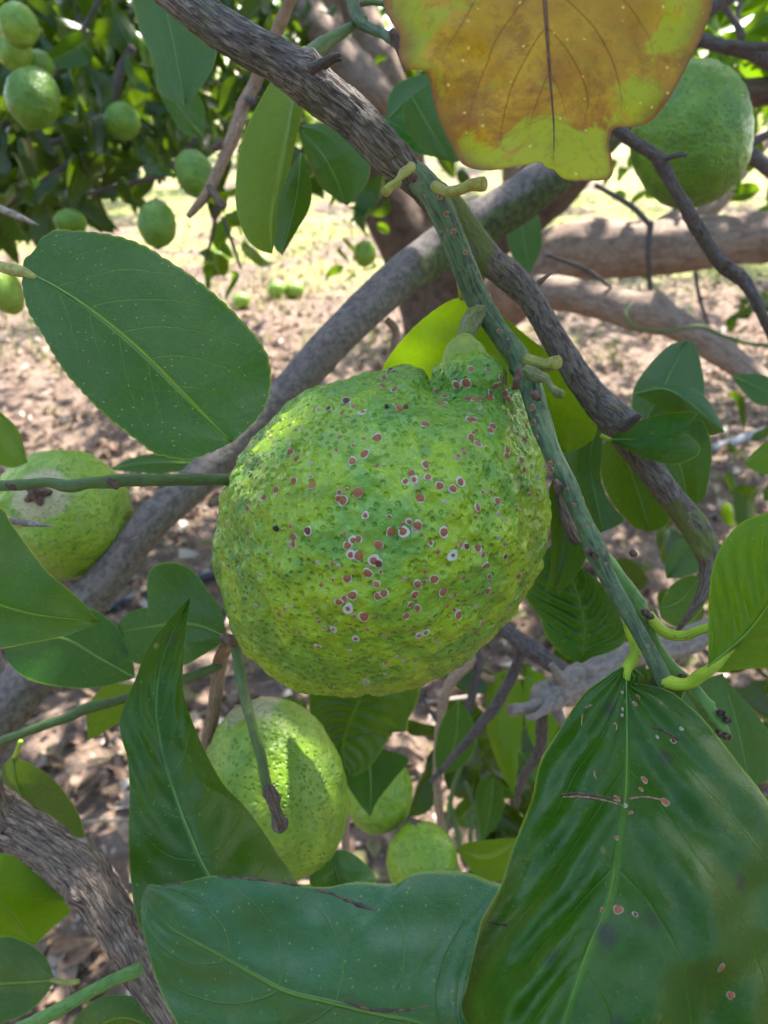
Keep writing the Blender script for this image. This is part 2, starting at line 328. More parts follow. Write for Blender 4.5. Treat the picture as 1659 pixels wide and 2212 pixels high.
M['midrib'] = flat_mat('midrib_green', (.085, .19, .03), (.12, .24, .035), rough=.45)
M['stub'] = bark_mat('stub_yellow', (.27, .30, .05), (.38, .38, .09), (.16, .09, .04), streak=150, rough=.5, bump=.5)
M['stalk'] = bark_mat('fruit_stalk', (.15, .11, .08), (.22, .30, .08), (.45, .36, .26), streak=130, pale=(.36, .24, .16), around=14)
M['thorn'] = flat_mat('thorn_grey', (.40, .34, .28), (.16, .13, .11), 300, rough=.7)
M['scab'] = flat_mat('scab_brown', (.16, .09, .06), (.05, .03, .025), 500, rough=.8)
M['hose'] = flat_mat('hose_black', (.015, .018, .025), (.03, .035, .045), 80, rough=.4)
M['pipe'] = flat_mat('pipe_grey', (.16, .17, .19), (.10, .10, .11), 80, rough=.4)

# ------------------------------------------------------------------ shape builders
def tube_geo(pts, seg=20, step=7., amp=.06, ridge=.05, fs=1.0, seed=1, knots=(), fine=0., flat=False):
    """pts (x, y, depth, radius in pixels); returns verts, faces, uv"""
    a = np.array(pts, float); L = np.linalg.norm(np.diff(a[:, :2], axis=0), axis=1).sum()
    n = max(6, int(L / step)); q = cr(a, n); W = P(q[:, 0], q[:, 1], q[:, 2]); r = q[:, 3] * q[:, 2] / F
    T = np.gradient(W, axis=0); T /= np.linalg.norm(T, axis=1)[:, None] + 1e-12
    N = np.zeros_like(T); up = FWD - T[0] * (FWD @ T[0]); N[0] = up / np.linalg.norm(up)
    for k in range(1, n):
        m = N[k - 1] - T[k] * (N[k - 1] @ T[k]); N[k] = m / (np.linalg.norm(m) + 1e-12)
    B = np.cross(T, N); s = np.r_[0, np.cumsum(np.linalg.norm(np.diff(W, axis=0), axis=1))]
    th = np.linspace(0, 2 * PI, seg, endpoint=False); rm = r.mean()
    S, TH = np.meshgrid(s / rm, th, indexing='ij'); Rr = np.repeat(r[:, None], seg, 1)
    pn = np.stack([np.cos(TH) * 1.1, np.sin(TH) * 1.1, S * .45], -1).reshape(-1, 3)
    pr = np.stack([np.cos(TH) * 4.5, np.sin(TH) * 4.5, S * .8], -1).reshape(-1, 3)
    f = 1 + amp * fbm(pn * fs, seed).reshape(S.shape) + ridge * (1 - 2 * np.abs(fbm(pr * fs, seed + 9, 2))).reshape(S.shape)
    if fine: f = f + fine * vn(np.stack([np.cos(TH) * 9, np.sin(TH) * 9, S * 5], -1).reshape(-1, 3), seed + 3).reshape(S.shape)
    for (kt, ka, kr, kh) in knots:      # t 0..1, angle deg, size in radii, height in radii
        ds = (S - kt * s[-1] / rm) / kr; da = np.angle(np.exp(1j * (TH - R(ka)))) / kr
        f = f + kh * np.exp(-(ds ** 2 + da ** 2))
    V = W[:, None] + (Rr * f)[..., None] * (np.cos(TH)[..., None] * N[:, None] + np.sin(TH)[..., None] * B[:, None])
    uv = np.stack([np.repeat((th / (2 * PI))[None], n, 0), np.repeat(s[:, None], seg, 1)], -1).reshape(-1, 2)
    V = V.reshape(-1, 3); Fc = gridf(n, seg, True).tolist()
    V = np.vstack([V, W[0] - T[0] * r[0] * .3, W[-1] + T[-1] * r[-1] * (-.15 if flat else .3)]); uv = np.vstack([uv, [0, 0], [0, s[-1]]])
    c0, c1 = len(V) - 2, len(V) - 1; b0 = (n - 1) * seg
    for j in range(seg): Fc.append((c0, (j + 1) % seg, j)); Fc.append((c1, b0 + j, b0 + (j + 1) % seg))
    return V, Fc, uv
def tube(name, pts, mat, parent=None, label=None, **kw):
    V, Fc, uv = tube_geo(pts, **kw)
    o = mk(name, V, Fc, mat, parent, uv=uv)
    return setp(o, label)

def leaf_geo(mid, A, B, dm, dA=0., dB=0., nu=70, nv=18, cren=2., ncren=26, wave=.0, quilt=0., nq=9, kq=.3, seed=1, pw=1.5, bow=0.):
    m = cr(mid, nu); a = cr(A, nu); b = cr(B, nu); u = np.linspace(0, 1, nu)
    dmid = np.interp(u, np.linspace(0, 1, len(dm)), dm)
    cols = []; uvs = []
    rr = np.random.default_rng(seed)
    for (E, dd, sg) in ((a, dA, -1), (b, dB, 1)):
        e = E - m; ln = np.linalg.norm(e, axis=1); mx = ln.max(); un = e / (ln[:, None] + 1e-6)
        ph = u * ncren * PI + sg + np.cumsum(rr.normal(0, .12, nu))
        c_ = cren * (np.abs(np.sin(ph)) - .6) * np.clip(ln / (.25 * mx), 0, 1)
        E = E + un * c_[:, None]
        vs = np.linspace(1, 0, nv, endpoint=False) if sg < 0 else np.linspace(0, 1, nv + 1)[1:]
        if sg > 0: cols.append((m, dmid, np.zeros(nu)))
        ddv = np.interp(u, np.linspace(0, 1, len(dd)), dd) if hasattr(dd, '__len__') else np.full(nu, dd)
        for v in vs:
            p = m + (E - m) * v
            cols.append((p, dmid + ddv * (ln / mx) * v ** pw + bow * (ln / mx) * math.sin(v * PI), np.full(nu, v * sg)))
    X = np.stack([c[0][:, 0] for c in cols], 1); Y = np.stack([c[0][:, 1] for c in cols], 1); D = np.stack([c[1] for c in cols], 1); V_ = np.stack([c[2] for c in cols], 1)
    U = np.repeat(u[:, None], X.shape[1], 1)
    if wave: D = D + wave * fbm(np.stack([X / 110, Y / 110, X * 0 + seed * 3.7], -1).reshape(-1, 3) * .8, seed, 2).reshape(X.shape) * np.clip(np.abs(V_) * 2, .15, 1)
    if quilt: D = D - quilt * np.sin(2 * PI * nq * (U - kq * np.abs(V_) ** 1.2)) * np.clip(np.abs(V_) * 5, 0, 1) * (1 - np.abs(V_)) ** .5 * np.sin(PI * np.clip(U, 0, 1)) ** .5
    V = P(X.ravel(), Y.ravel(), D.ravel()); uv = np.stack([U, (V_ + 1) / 2], -1).reshape(-1, 2)
    return V, gridf(nu, X.shape[1]), uv, np.stack([m[:, 0], m[:, 1], dmid], 1)
def leaf(name, mid, A, B, dm, mat, parent=None, label=None, cat=None, group=None, rib=3., ribmat='midrib', pet=None, petmat='petiole', root=None, **kw):
    """top-level leaf: Empty > blade, midrib, petiole; leaf on a branch: blade mesh named leaf > midrib"""
    V, Fc, uv, mm = leaf_geo(mid, A, B, dm, **kw)
    if parent is None:
        e = empty(name, P(*[np.array(q) for q in mm[0]]), label, cat, group); o = mk('blade', V, Fc, M[mat], e, uv=uv); par = e
    else:
        o = mk(name, V, Fc, M[mat], parent, uv=uv); setp(o, label); par = o; e = o
    if rib:
        k = mm[::3]; n = len(k); pts = [(x, y, d + .15 * rib * d / F, rib * (1 - .75 * i / n)) for i, (x, y, d) in enumerate(k[:-1])]
        tube('midrib', pts, M[ribmat], par, seg=8, step=9, amp=.05, ridge=0)
    if pet: tube('petiole', pet, M[petmat], par, seg=14, step=6, amp=.06, ridge=.02)
    return e

def fruit_geo(rx, ry, nip=.12, nu=56, nv=72, amp=.006, seed=1, bump=.0004, neck=.06):
    """stem end at +z; metres"""
    t = np.linspace(0, PI, nu); ph = np.linspace(0, 2 * PI, nv, endpoint=False)
    r = rx * np.sin(t) ** .92; z = ry * np.cos(t)
    z = z - ry * nip * np.exp(-((PI - t) / .22) ** 2) + ry * neck * np.exp(-(t / .25) ** 2)
    T, PH = np.meshgrid(t, ph, indexing='ij')
    V = np.stack([r[:, None] * np.cos(PH), r[:, None] * np.sin(PH), np.repeat(z[:, None], nv, 1)], -1).reshape(-1, 3)
    nrm = V / (np.linalg.norm(V, axis=1)[:, None] + 1e-9)
    V = V + nrm * (amp * fbm(V / rx * 1.3, seed)[:, None]) + nrm * (bump * fbm(V * 260, seed + 5, 2)[:, None])
    return V, gridf(nu, nv, True)
def lemon(x, y, d, rx, ry, ang, mat, label, tilt=0., group='green lemons hanging around the big one', nip=.12, seed=1, amp=.03, bump=.0004, neck=.06, cal='calyx', name='lemon', hang=True, hi=True, parent=None):
    R1, R2 = px(rx, d), px(ry, d); V, Fc = fruit_geo(R1, R2, nip, *((64, 84) if hi else (24, 32)), amp * R1, seed, bump, neck)
    ax = math.cos(R(tilt)) * (math.cos(R(ang)) * RIGHT + math.sin(R(ang)) * UP) - math.sin(R(tilt)) * FWD
    q = Vector(ax).to_track_quat('Z', 'Y').to_matrix(); Q = np.array(q)
    O = P(np.array(x), np.array(y), np.array(d))
    e = empty(name, O + ax * R2, label, 'lemon', group)
    mk('rind', V @ Q.T + O, Fc, M[mat], e)
    # calyx: a small five-lobed button with a stub of stalk
    n = 30; th = np.linspace(0, 2 * PI, n, endpoint=False); CV = []
    for rr_, zz in ((.0, 1.10), (.06, 1.10), (.06, 1.05), (.13, 1.03), (.17, 1.005), (.12, .985)):
        for a_ in th: CV.append((R1 * (rr_ * (1 + (.25 * math.cos(5 * a_) if rr_ > .1 else 0))) * math.cos(a_), R1 * rr_ * (1 + (.25 * math.cos(5 * a_) if rr_ > .1 else 0)) * math.sin(a_), R2 * (zz + neck - .01)))
    mk('calyx', np.array(CV) @ Q.T + O, gridf(6, n, True), M['scab' if cal == 'calyx' else cal], e)
    return e

# ------------------------------------------------------------------ setting: ground
def sinh_axis(n, near, far, k=4.2):
    s = np.linspace(-1, 1, n); return np.sinh(s * k) / math.sinh(k) * far
gx = sinh_axis(240, 3, 160, 6.); gy = np.concatenate([np.linspace(-6, .2, 14, endpoint=False), .2 + np.sinh(np.linspace(0, 1, 260) * 5.5) / math.sinh(5.5) * 200])
GX, GY = np.meshgrid(gx, gy, indexing='ij')
def ground_z(X, Y):
    p = np.stack([X, Y, X * 0], -1).reshape(-1, 3)
    near = np.clip(1 - np.hypot(X, Y).ravel() / 14, 0, 1)
    z = .035 * fbm(p * 1.4, 3) + .012 * near * fbm(p * 9, 5) + .006 * near * fbm(p * 30, 6, 2)
    return z.reshape(X.shape)
GZ = ground_z(GX, GY)
def ground_material():
    t = NT('orchard_soil'); co = t.obj()
    n1 = t.noise(co, 1.3, 4, .6); n2 = t.noise(co, 14, 5, .65, .4); n3 = t.noise(co, 90, 4, .7); n4 = t.noise(co, 4.5, 3, .6)
    col = t.mix(t.ss(n2, .35, .65), (.10, .068, .05), (.27, .19, .14))
    col = t.mix(t.math('MULTIPLY', t.ss(n3, .48, .66), .6), col, (.16, .105, .08))
    col = t.mix(t.math('MULTIPLY', t.ss(n4, .52, .68), .5), col, (.20, .14, .11))
    sp = t.n('ShaderNodeSeparateXYZ', {0: co}); gm = t.math('MULTIPLY', t.ss(sp.outputs[1], 4.6, 6.), t.ss(n1, .40, .56)); col = t.mix(t.math('MULTIPLY', gm, .7), col, (.30, .32, .08))
    vo = t.vor(co, 55); q = t.n('ShaderNodeSeparateColor', {0: vo.outputs['Color']})
    col = t.mix(t.math('MULTIPLY', t.ss(vo.outputs['Distance'], .15, .35, 1., 0.), t.ss(q.outputs[0], .6, .75, 0., .8)), col, (.50, .40, .32))
    h = t.math('ADD', n2, t.math('MULTIPLY', n3, .5))
    b = t.n('ShaderNodeBump', {'Strength': 1., 'Distance': .02, 'Height': h}).outputs[0]
    pr = t.n('ShaderNodeBsdfPrincipled', {'Base Color': col, 'Roughness': .9, 'Specular IOR Level': .2, 'Normal': b})
    t.t.links.new(pr.outputs[0], t.out.inputs[0]); return t.m
g = mk('ground', np.stack([GX, GY, GZ], -1).reshape(-1, 3), gridf(len(gx), len(gy)), ground_material(), origin=(0, 0, 0)); g['kind'] = 'structure'

# ------------------------------------------------------------------ stuff builder
def leaf_patch(nu=4, nv=2, curl=.3, fold=.25, bend=.3, w=.42):
    """unit leaf along +x, base at 0; returns verts, faces, uv"""
    u = np.linspace(0, 1, nu + 1); v = np.linspace(-1, 1, nv + 1); U, V = np.meshgrid(u, v, indexing='ij')
    wd = w * np.sin(PI * np.clip(U, 0.0, 1) ** .8) ** .75 * .5 + .004
    X = U; Y = V * wd; Z = fold * np.abs(V) * wd * 2 - bend * U ** 2 * .5 + curl * .1 * np.sin(U * 6)
    return np.stack([X, Y, Z], -1).reshape(-1, 3), gridf(nu + 1, nv + 1), np.stack([U, (V + 1) / 2], -1).reshape(-1, 2)
def scatter_mesh(name, patch, pos, size, fwd, nrm, mat, rnd, sizey=None):
    pv, pf, pu = patch; n = len(pos); k = len(pv)
    f = fwd / (np.linalg.norm(fwd, axis=1)[:, None] + 1e-9); nn = nrm - f * (nrm * f).sum(1)[:, None]; nn /= np.linalg.norm(nn, axis=1)[:, None] + 1e-9
    s = np.cross(nn, f)
    V = pos[:, None] + size[:, None, None] * (pv[None, :, 0:1] * f[:, None] + pv[None, :, 1:2] * s[:, None] + pv[None, :, 2:3] * nn[:, None])
    Fc = (pf[None] + (np.arange(n) * k)[:, None, None]).reshape(-1, pf.shape[1])
    return mk(name, V.reshape(-1, 3), Fc, mat, origin=pos.mean(0), uv=np.tile(pu, (n, 1)), rnd=np.repeat(rnd, k))
def stuff(o, label, cat): return setp(o, label, cat, None, 'stuff')

# litter on the soil
nL = 20000
ly = .25 + 7.5 * rng.random(nL) ** 1.25; lx = (rng.random(nL) - .5) * (1.6 + ly * 1.5)
M['litter'] = flat_mat('litter', (.30, .22, .16), (.16, .10, .07), 120, rough=.8, bump=.5, trans=.1,
   var=[(.20, .12, .08), (.38, .28, .20), (.08, .05, .035), (.26, .17, .12), (.55, .46, .38), (.13, .08, .05), (.28, .19, .13), (.18, .17, .06)])
lz = ground_z(lx, ly)
pos = np.stack([lx, ly, lz + .006 + .01 * rng.random(nL)], 1)
a = rng.random(nL) * 2 * PI; fw = np.stack([np.cos(a), np.sin(a), rng.normal(0, .25, nL)], 1); nr = np.stack([rng.normal(0, .45, nL), rng.normal(0, .45, nL), np.ones(nL)], 1)
stuff(scatter_mesh('leaf_litter', leaf_patch(4, 2, 1.5, .5, .5, .5), pos, .010 + .060 * rng.random(nL) ** 2, fw, nr, M['litter'], rng.random(nL)), 'brown and tan fallen leaves and chips strewn over the soil', 'leaf litter')
nP = 5000
py_ = .25 + 4.5 * rng.random(nP) ** 1.2; pxx = (rng.random(nP) - .5) * (1.4 + py_ * 1.5); pz = ground_z(pxx, py_)
cub = np.array([(sx * .5, sy * .36, sz * .28) for sz in (-1, 1) for sx, sy in ((-1, -1), (1, -1), (1, 1), (-1, 1))])
cub[4:] *= (.75, .75, 1); cf = np.array([(0, 3, 2, 1), (4, 5, 6, 7), (0, 1, 5, 4), (1, 2, 6, 5), (2, 3, 7, 6), (3, 0, 4, 7)])
a = rng.random(nP) * 6.28
M['pebble'] = flat_mat('pebble', (.3, .23, .18), (.2, .15, .12), 150, rough=.85, var=[(.32, .24, .19), (.36, .28, .22), (.16, .11, .08), (.3, .23, .18), (.22, .15, .11)])
stuff(scatter_mesh('pebbles', (cub, cf, np.zeros((8, 2))), np.stack([pxx, py_, pz + .002], 1), .003 + .016 * rng.random(nP) ** 3, np.stack([np.cos(a), np.sin(a), a * 0], 1), np.stack([rng.normal(0, .3, nP), rng.normal(0, .3, nP), np.ones(nP)], 1), M['pebble'], rng.random(nP)), 'small stones and clods lying over the soil', 'pebbles')
nS = 1600
sy = .3 + 5 * rng.random(nS) ** 1.2; sx = (rng.random(nS) - .5) * (1.4 + sy * 1.5); a = rng.random(nS) * 6.28
stick = cub * np.array((1, .06, .05)) + np.array((.5, 0, 0))
stuff(scatter_mesh('fallen_sticks', (stick, cf, np.zeros((8, 2))), np.stack([sx, sy, ground_z(sx, sy) + .012], 1), .03 + .14 * rng.random(nS) ** 2, np.stack([np.cos(a), np.sin(a), rng.normal(0, .12, nS)], 1), np.stack([a * 0, a * 0, a * 0 + 1], 1), M['litter'], rng.random(nS)), 'thin dry sticks scattered among the fallen leaves', 'sticks')
# grass in the sunny patch
nG = 9000
gyy = 3.4 + 7 * rng.random(nG); gxx = (rng.random(nG) - .62) * (3 + gyy * .9)
keep = vn(np.stack([gxx * 1.3, gyy * 1.3, gxx * 0], 1), 11) > -.15; gxx, gyy = gxx[keep], gyy[keep]; nG = len(gxx)
a = rng.random(nG) * 6.28
blade = np.array([(0, -.03, 0), (0, .03, 0), (.55, -.02, .03), (.55, .02, .03), (1, 0, -.12)]); bf = np.array([(0, 1, 3, 2), (2, 3, 4, 4)])
blade = np.array([(0, -.035, 0), (0, .035, 0), (.55, .025, .02), (.55, -.025, .02), (1, .006, -.14), (1, -.006, -.14)]); bf = np.array([(0, 1, 2, 3), (3, 2, 4, 5)])
M['grass'] = flat_mat('grass', (.22, .30, .05), (.30, .34, .08), 60, trans=.4, var=[(.20, .30, .04), (.36, .36, .12), (.14, .24, .03), (.44, .38, .18)])
stuff(scatter_mesh('grass', (blade, bf, np.zeros((6, 2))), np.stack([gxx, gyy, ground_z(gxx, gyy) - .005], 1), .05 + .08 * rng.random(nG), np.stack([np.cos(a) * .6, np.sin(a) * .6, np.ones(nG)], 1), np.stack([np.cos(a), np.sin(a), -np.ones(nG) * .3], 1), M['grass'], rng.random(nG)), 'thin sunlit yellow green grass beyond the trees', 'grass')

# ------------------------------------------------------------------ shade canopy and far trees
def leaf_cloud(name, centres, radii, n, size, mat, label, cat, parent=None, nu=3, dens=.0, seed=5):
    r_ = np.random.default_rng(seed); idx = r_.integers(0, len(centres), n)
    d = r_.normal(size=(n, 3)); d /= np.linalg.norm(d, axis=1)[:, None]
    pos = centres[idx] + d * radii[idx] * (r_.random(n) ** .45)[:, None]
    f = r_.normal(size=(n, 3)) + np.array((0, 0, -.5)); nn = r_.normal(size=(n, 3)) * .7 + np.array((0, 0, 1.))
    o = scatter_mesh(name, leaf_patch(nu, 2, .5, .3, .5, .5), pos, size * (.6 + .8 * r_.random(n)), f, nn, mat, r_.random(n))
    if parent is not None: o.location = Vector(o.location) - wloc(parent); o.parent = parent; o['kind'] = 'stuff'
    else: stuff(o, label, cat)
    return o
# canopy of the tree overhead, unseen; clump and opening shaped for the light
cen = []; rad = []
for k in range(640):
    X, Y = rng.uniform(-3.4, 5.2), rng.uniform(.5, 7.6)
    if Y > 5.4 and X < 1.6: continue
    Z = 2.15 + .9 * rng.random()
    if abs(X) < 1.6 and Y < 1.5 and math.hypot(X - .4, Y - .95) > .75: continue  # opening left overhead so soft sky light falls from above
    if math.hypot(X - .4, Y - .95) > .9 and vn(np.array([[X * 1.5, Y * 1.5, 0]]), 21)[0] < (-.5 if Y < 3.9 or X > .8 else -.48): continue
    cen.append((X, Y, Z)); rad.append((.36, .36, .2))
for k in range(22): cen.append((.4 + rng.uniform(-.6, .6), .95 + rng.uniform(-.6, .6), 2.2 + .7 * rng.random())); rad.append((.3, .3, .2))  # clump added to keep direct sun off the near fruit and leaves
leaf_cloud('unseen_canopy', np.array(cen), np.array(rad), 46000, .085, M['bush'], 'leafy canopy overhead that shades the hanging lemons', 'canopy', seed=31)
r3 = np.random.default_rng(55); c3 = np.array([(r3.uniform(-3, 3.4), r3.uniform(-2.6, -.35), r3.uniform(2.3, 3.1)) for _ in range(70)])  # unseen rear layer added to cut sky light from behind the camera
leaf_cloud('unseen_canopy', c3, np.full((70, 3), .36), 5200, .085, M['bush'], 'leafy canopy over the photographer, thinner than the one ahead', 'canopy', seed=56)
# unseen leaf masses added behind and beside the camera to block low sky
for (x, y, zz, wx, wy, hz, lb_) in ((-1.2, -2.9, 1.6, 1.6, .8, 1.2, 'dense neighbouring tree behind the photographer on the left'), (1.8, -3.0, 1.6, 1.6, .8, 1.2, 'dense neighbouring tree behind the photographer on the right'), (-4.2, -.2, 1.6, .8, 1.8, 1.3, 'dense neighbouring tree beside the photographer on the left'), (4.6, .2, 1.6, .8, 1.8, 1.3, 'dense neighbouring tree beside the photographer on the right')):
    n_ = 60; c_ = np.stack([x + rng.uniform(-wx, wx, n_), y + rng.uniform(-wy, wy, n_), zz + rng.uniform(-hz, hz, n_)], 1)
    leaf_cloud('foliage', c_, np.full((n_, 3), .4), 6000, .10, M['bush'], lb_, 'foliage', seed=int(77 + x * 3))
# far orchard trees
def far_tree(x, y, h, wd, seed, label):
    e = empty('orchard_tree', (x, y, 0), label, 'tree', 'orchard trees beyond the sunny strip')
    r_ = np.random.default_rng(seed)
    z0 = float(ground_z(np.array([x]), np.array([y]))[0]) - .05
    n = 8; V = []; th = np.linspace(0, 2 * PI, 12, endpoint=False)
    for i in range(n):
        s = i / (n - 1); rr_ = .11 * (1 - .5 * s)
        for a_ in th: V.append((x + .25 * s * math.sin(seed) + rr_ * math.cos(a_), y + rr_ * math.sin(a_), z0 + s * h * .6))
    mk('trunk', V, gridf(n, 12, True), M['bark_trunk'], e, uv=np.tile([[0, 0]], (len(V), 1)))
    c = np.array([(x + r_.normal(0, wd * .45), y + r_.normal(0, wd * .3), .55 + (h - .7) * r_.random()) for _ in range(34)])
    leaf_cloud('crown', c, np.full((34, 3), .42), 2600, .11, M['bush2'], None, None, parent=e, seed=seed)
spots = [(-3.6, 9.0, 3.6, 1.7), (-1.0, 11.5, 3.4, 1.6), (1.6, 10.2, 3.8, 1.6), (4.3, 8.6, 3.4, 1.7), (-6.6, 10.5, 3.6, 1.8), (7.2, 10.6, 3.8, 1.8), (2.9, 14.5, 4.2, 2.), (-2.4, 15.5, 4.2, 2.2), (-5.6, 16, 4.4, 2.3), (6.4, 16, 4.4, 2.3), (.2, 19, 5., 2.4), (-9.5, 15, 4.5, 2.4), (10, 15, 4.5, 2.4)]
tl_ = ['far tree behind the left bush', 'far tree behind the tan twig', 'far tree seen between the yellow leaf and the trunk', 'far tree behind the upper right lemon', 'leftmost far tree of the front row', 'rightmost far tree of the front row', 'second row tree behind the yellow leaf', 'second row tree behind the grey branch', 'second row tree at the left', 'second row tree at the right', 'hindmost tree in the middle', 'outermost tree at the far left', 'outermost tree at the far right']
for i, (x, y, h, wd) in enumerate(spots):
    far_tree(x, y, h, wd, 60 + i, tl_[i])

# ------------------------------------------------------------------ background tree: trunk and limbs
tr = empty('lemon_tree', P(np.array(950), np.array(1292), np.array(2.0)), 'old brown lemon tree with forked trunk and low pale limbs behind the diagonal branch', 'tree')
tube('trunk', [(945, 1330, 2.02, 96), (950, 1150, 2.0, 84), (955, 900, 2.0, 76), (940, 700, 2.0, 72), (905, 560, 2.0, 72), (860, 440, 2.0, 76), (800, 330, 2.02, 60), (740, 180, 2.05, 48), (690, 20, 2.1, 42), (660, -80, 2.1, 38)], M['bark_trunk'], tr, seg=28, step=14)
tube('limb', [(930, 640, 2.0, 58), (1010, 560, 1.95, 62), (1130, 450, 1.9, 66), (1215, 360, 1.85, 66), (1290, 230, 1.8, 60), (1400, 60, 1.75, 50), (1500, -80, 1.7, 44)], M['bark_trunk'], tr, seg=24, step=14)
tube('limb', [(1060, 690, 1.5, 50), (1140, 600, 1.35, 66), (1240, 545, 1.25, 62), (1340, 540, 1.2, 60), (1480, 530, 1.15, 56), (1680, 510, 1.1, 50), (1800, 500, 1.1, 48)], M['bark_red'], tr, seg=28, step=12, knots=((.35, 200, .8, .2), (.2, 160, .5, .15)))
tube('limb', [(1390, 520, 1.3, 26), (1470, 480, 1.32, 30), (1540, 430, 1.35, 30), (1590, 370, 1.4, 24), (1650, 300, 1.5, 18)], M['bark_red'], tr, seg=18, step=12)
tube('limb', [(1150, 630, 1.0, 34), (1240, 640, .98, 36), (1330, 662, .96, 36), (1400, 678, .94, 42), (1460, 700, .92, 32), (1540, 750, .9, 29), (1610, 800, .88, 26), (1700, 870, .86, 24)], M['bark_red'], tr, seg=22, step=10, knots=((.45, 90, .8, .3),))
tube('limb', [(645, -30, 1.35, 26), (690, 60, 1.3, 34), (740, 120, 1.3, 38), (790, 175, 1.28, 38), (828, 215, 1.27, 30), (835, 240, 1.3, 16)], M['bark_red'], tr, seg=22, step=10)
tube('limb', [(745, -40, 1.6, 32), (790, 60, 1.6, 36), (830, 150, 1.6, 42), (860, 260, 1.65, 44), (880, 360, 1.8, 40)], M['bark_red'], tr, seg=22, step=12)
tube('limb', [(1590, 205, 1.0, 30), (1640, 200, 1.0, 28), (1720, 195, 1.0, 28)], M['bark_trunk'], tr, seg=18, step=10)

# ------------------------------------------------------------------ diagonal branch
db = empty('diagonal_branch', P(np.array(850), np.array(620), np.array(.42)), 'thick grey branch with a mossy lower side slanting behind the big lemon', 'branch')
tube('branch_wood', [(1330, 260, .50, 44), (1230, 345, .48, 46), (1130, 425, .46, 48), (1040, 480, .45, 48), (940, 545, .44, 46), (850, 615, .42, 42), (740, 715, .40, 40), (640, 825, .39, 38), (540, 925, .38, 37), (430, 1035, .37, 36), (330, 1125, .36, 38), (245, 1230, .355, 40), (150, 1350, .35, 43), (60, 1470, .345, 50), (-60, 1620, .34, 58)], M['bark_diag'], db, seg=40, step=7, amp=.05, ridge=.02, knots=((.38, 200, .5, .35), (.52, 190, .4, .2), (.3, 20, .6, .2)))
tube('spur', [(800, 690, .41, 13), (785, 665, .405, 9), (775, 650, .40, 4)], M['bark_dark'], db, seg=10, step=5)
tube('spur', [(835, 690, .43, 8), (855, 715, .43, 9), (850, 750, .43, 8), (840, 790, .43, 7)], M['bark_tan'], db, seg=10, step=5)

# ------------------------------------------------------------------ fruiting branch (main subject's branch)
fb = empty('fruiting_branch', P(np.array(1030), np.array(640), np.array(.21)), 'grey ridged branch forking into green twigs above the big lemon, with leaves on it', 'branch')
tube('main_stem', [(300, -95, .20, 44), (385, -15, .20, 44), (455, 45, .20, 41), (520, 88, .20, 41), (600, 132, .202, 42), (665, 175, .204, 47), (700, 205, .205, 46), (760, 250, .206, 43), (820, 315, .208, 41), (850, 345, .21, 39), (882, 376, .211, 33), (910, 404, .214, 28), (935, 440, .218, 22)], M['bark'], fb, seg=72, step=3.5, amp=.05, ridge=.085, fine=.025, knots=((.52, 140, .5, .35), (.86, 20, .7, .18)), label='thick grey bark with dark furrows')
tube('spur', [(670, 150, .195, 12), (700, 135, .193, 10), (722, 122, .192, 7), (735, 118, .191, 5)], M['bark_dark'], fb, seg=14, step=3)
tube('spur', [(700, 148, .196, 5), (720, 132, .195, 5), (738, 128, .194, 3)], M['bark_dark'], fb, seg=10, step=3)
tube('twig', [(872, 362, .212, 26), (905, 388, .210, 29), (935, 420, .209, 29), (960, 470, .208, 27), (985, 530, .209, 27), (1008, 590, .21, 26), (1028, 640, .212, 26), (1048, 675, .213, 23), (1085, 725, .212, 22), (1120, 775, .205, 24), (1145, 830, .198, 24), (1165, 900, .190, 23), (1190, 970, .185, 20), (1225, 1045, .183, 20), (1262, 1130, .182, 19), (1288, 1190, .181, 24), (1310, 1240, .18, 18), (1345, 1305, .178, 17), (1385, 1375, .176, 16), (1420, 1440, .174, 17), (1440, 1478, .173, 18)], M['twig'], fb, seg=40, step=4, amp=.06, ridge=.035, fine=.02, knots=((.31, 60, .8, .2), (.44, 250, .7, .25), (.74, 200, .6, .35)))
tube('side_branch', [(935, 405, .226, 22), (975, 450, .232, 28), (1015, 505, .236, 30), (1060, 565, .238, 31), (1110, 605, .24, 32), (1150, 650, .24, 27), (1195, 730, .24, 27), (1240, 800, .24, 28), (1290, 865, .24, 31), (1330, 910, .24, 37), (1362, 955, .24, 31), (1405, 1015, .24, 28), (1450, 1075, .24, 27), (1495, 1130, .24, 29), (1522, 1180, .24, 27), (1530, 1230, .24, 19), (1520, 1275, .24, 14), (1500, 1310, .24, 9), (1480, 1340, .242, 7), (1462, 1365, .245, 4)], M['bark_b'], fb, seg=48, step=4, amp=.07, ridge=.05, fine=.025, knots=((.56, 100, .5, .3), (.83, 250, .6, .3)))
tube('spur', [(1345, 925, .225, 12), (1372, 905, .22, 9), (1384, 896, .218, 5)], M['bark_dark'], fb, seg=12, step=3)
tube('twig', [(1295, 1195, .188, 17), (1325, 1235, .188, 18), (1365, 1290, .188, 19), (1395, 1335, .187, 15), (1415, 1390, .186, 12), (1450, 1440, .184, 12), (1490, 1480, .182, 15), (1525, 1530, .18, 17), (1555, 1568, .178, 15), (1570, 1590, .178, 10)], M['twig_green'], fb, seg=28, step=4, amp=.06, ridge=.02, knots=((.3, 80, .7, .2), (.85, 100, .5, .3)))
tube('fruit_stalk', [(1052, 640, .2145, 12), (1038, 660, .213, 19), (1022, 688, .212, 21), (1010, 715, .211, 21), (1004, 745, .21, 23), (1003, 768, .208, 28)], M['stalk'], fb, seg=36, step=3, amp=.08, ridge=.05, fine=.04, knots=((.3, 150, .7, .25), (.5, 250, .6, .2)))
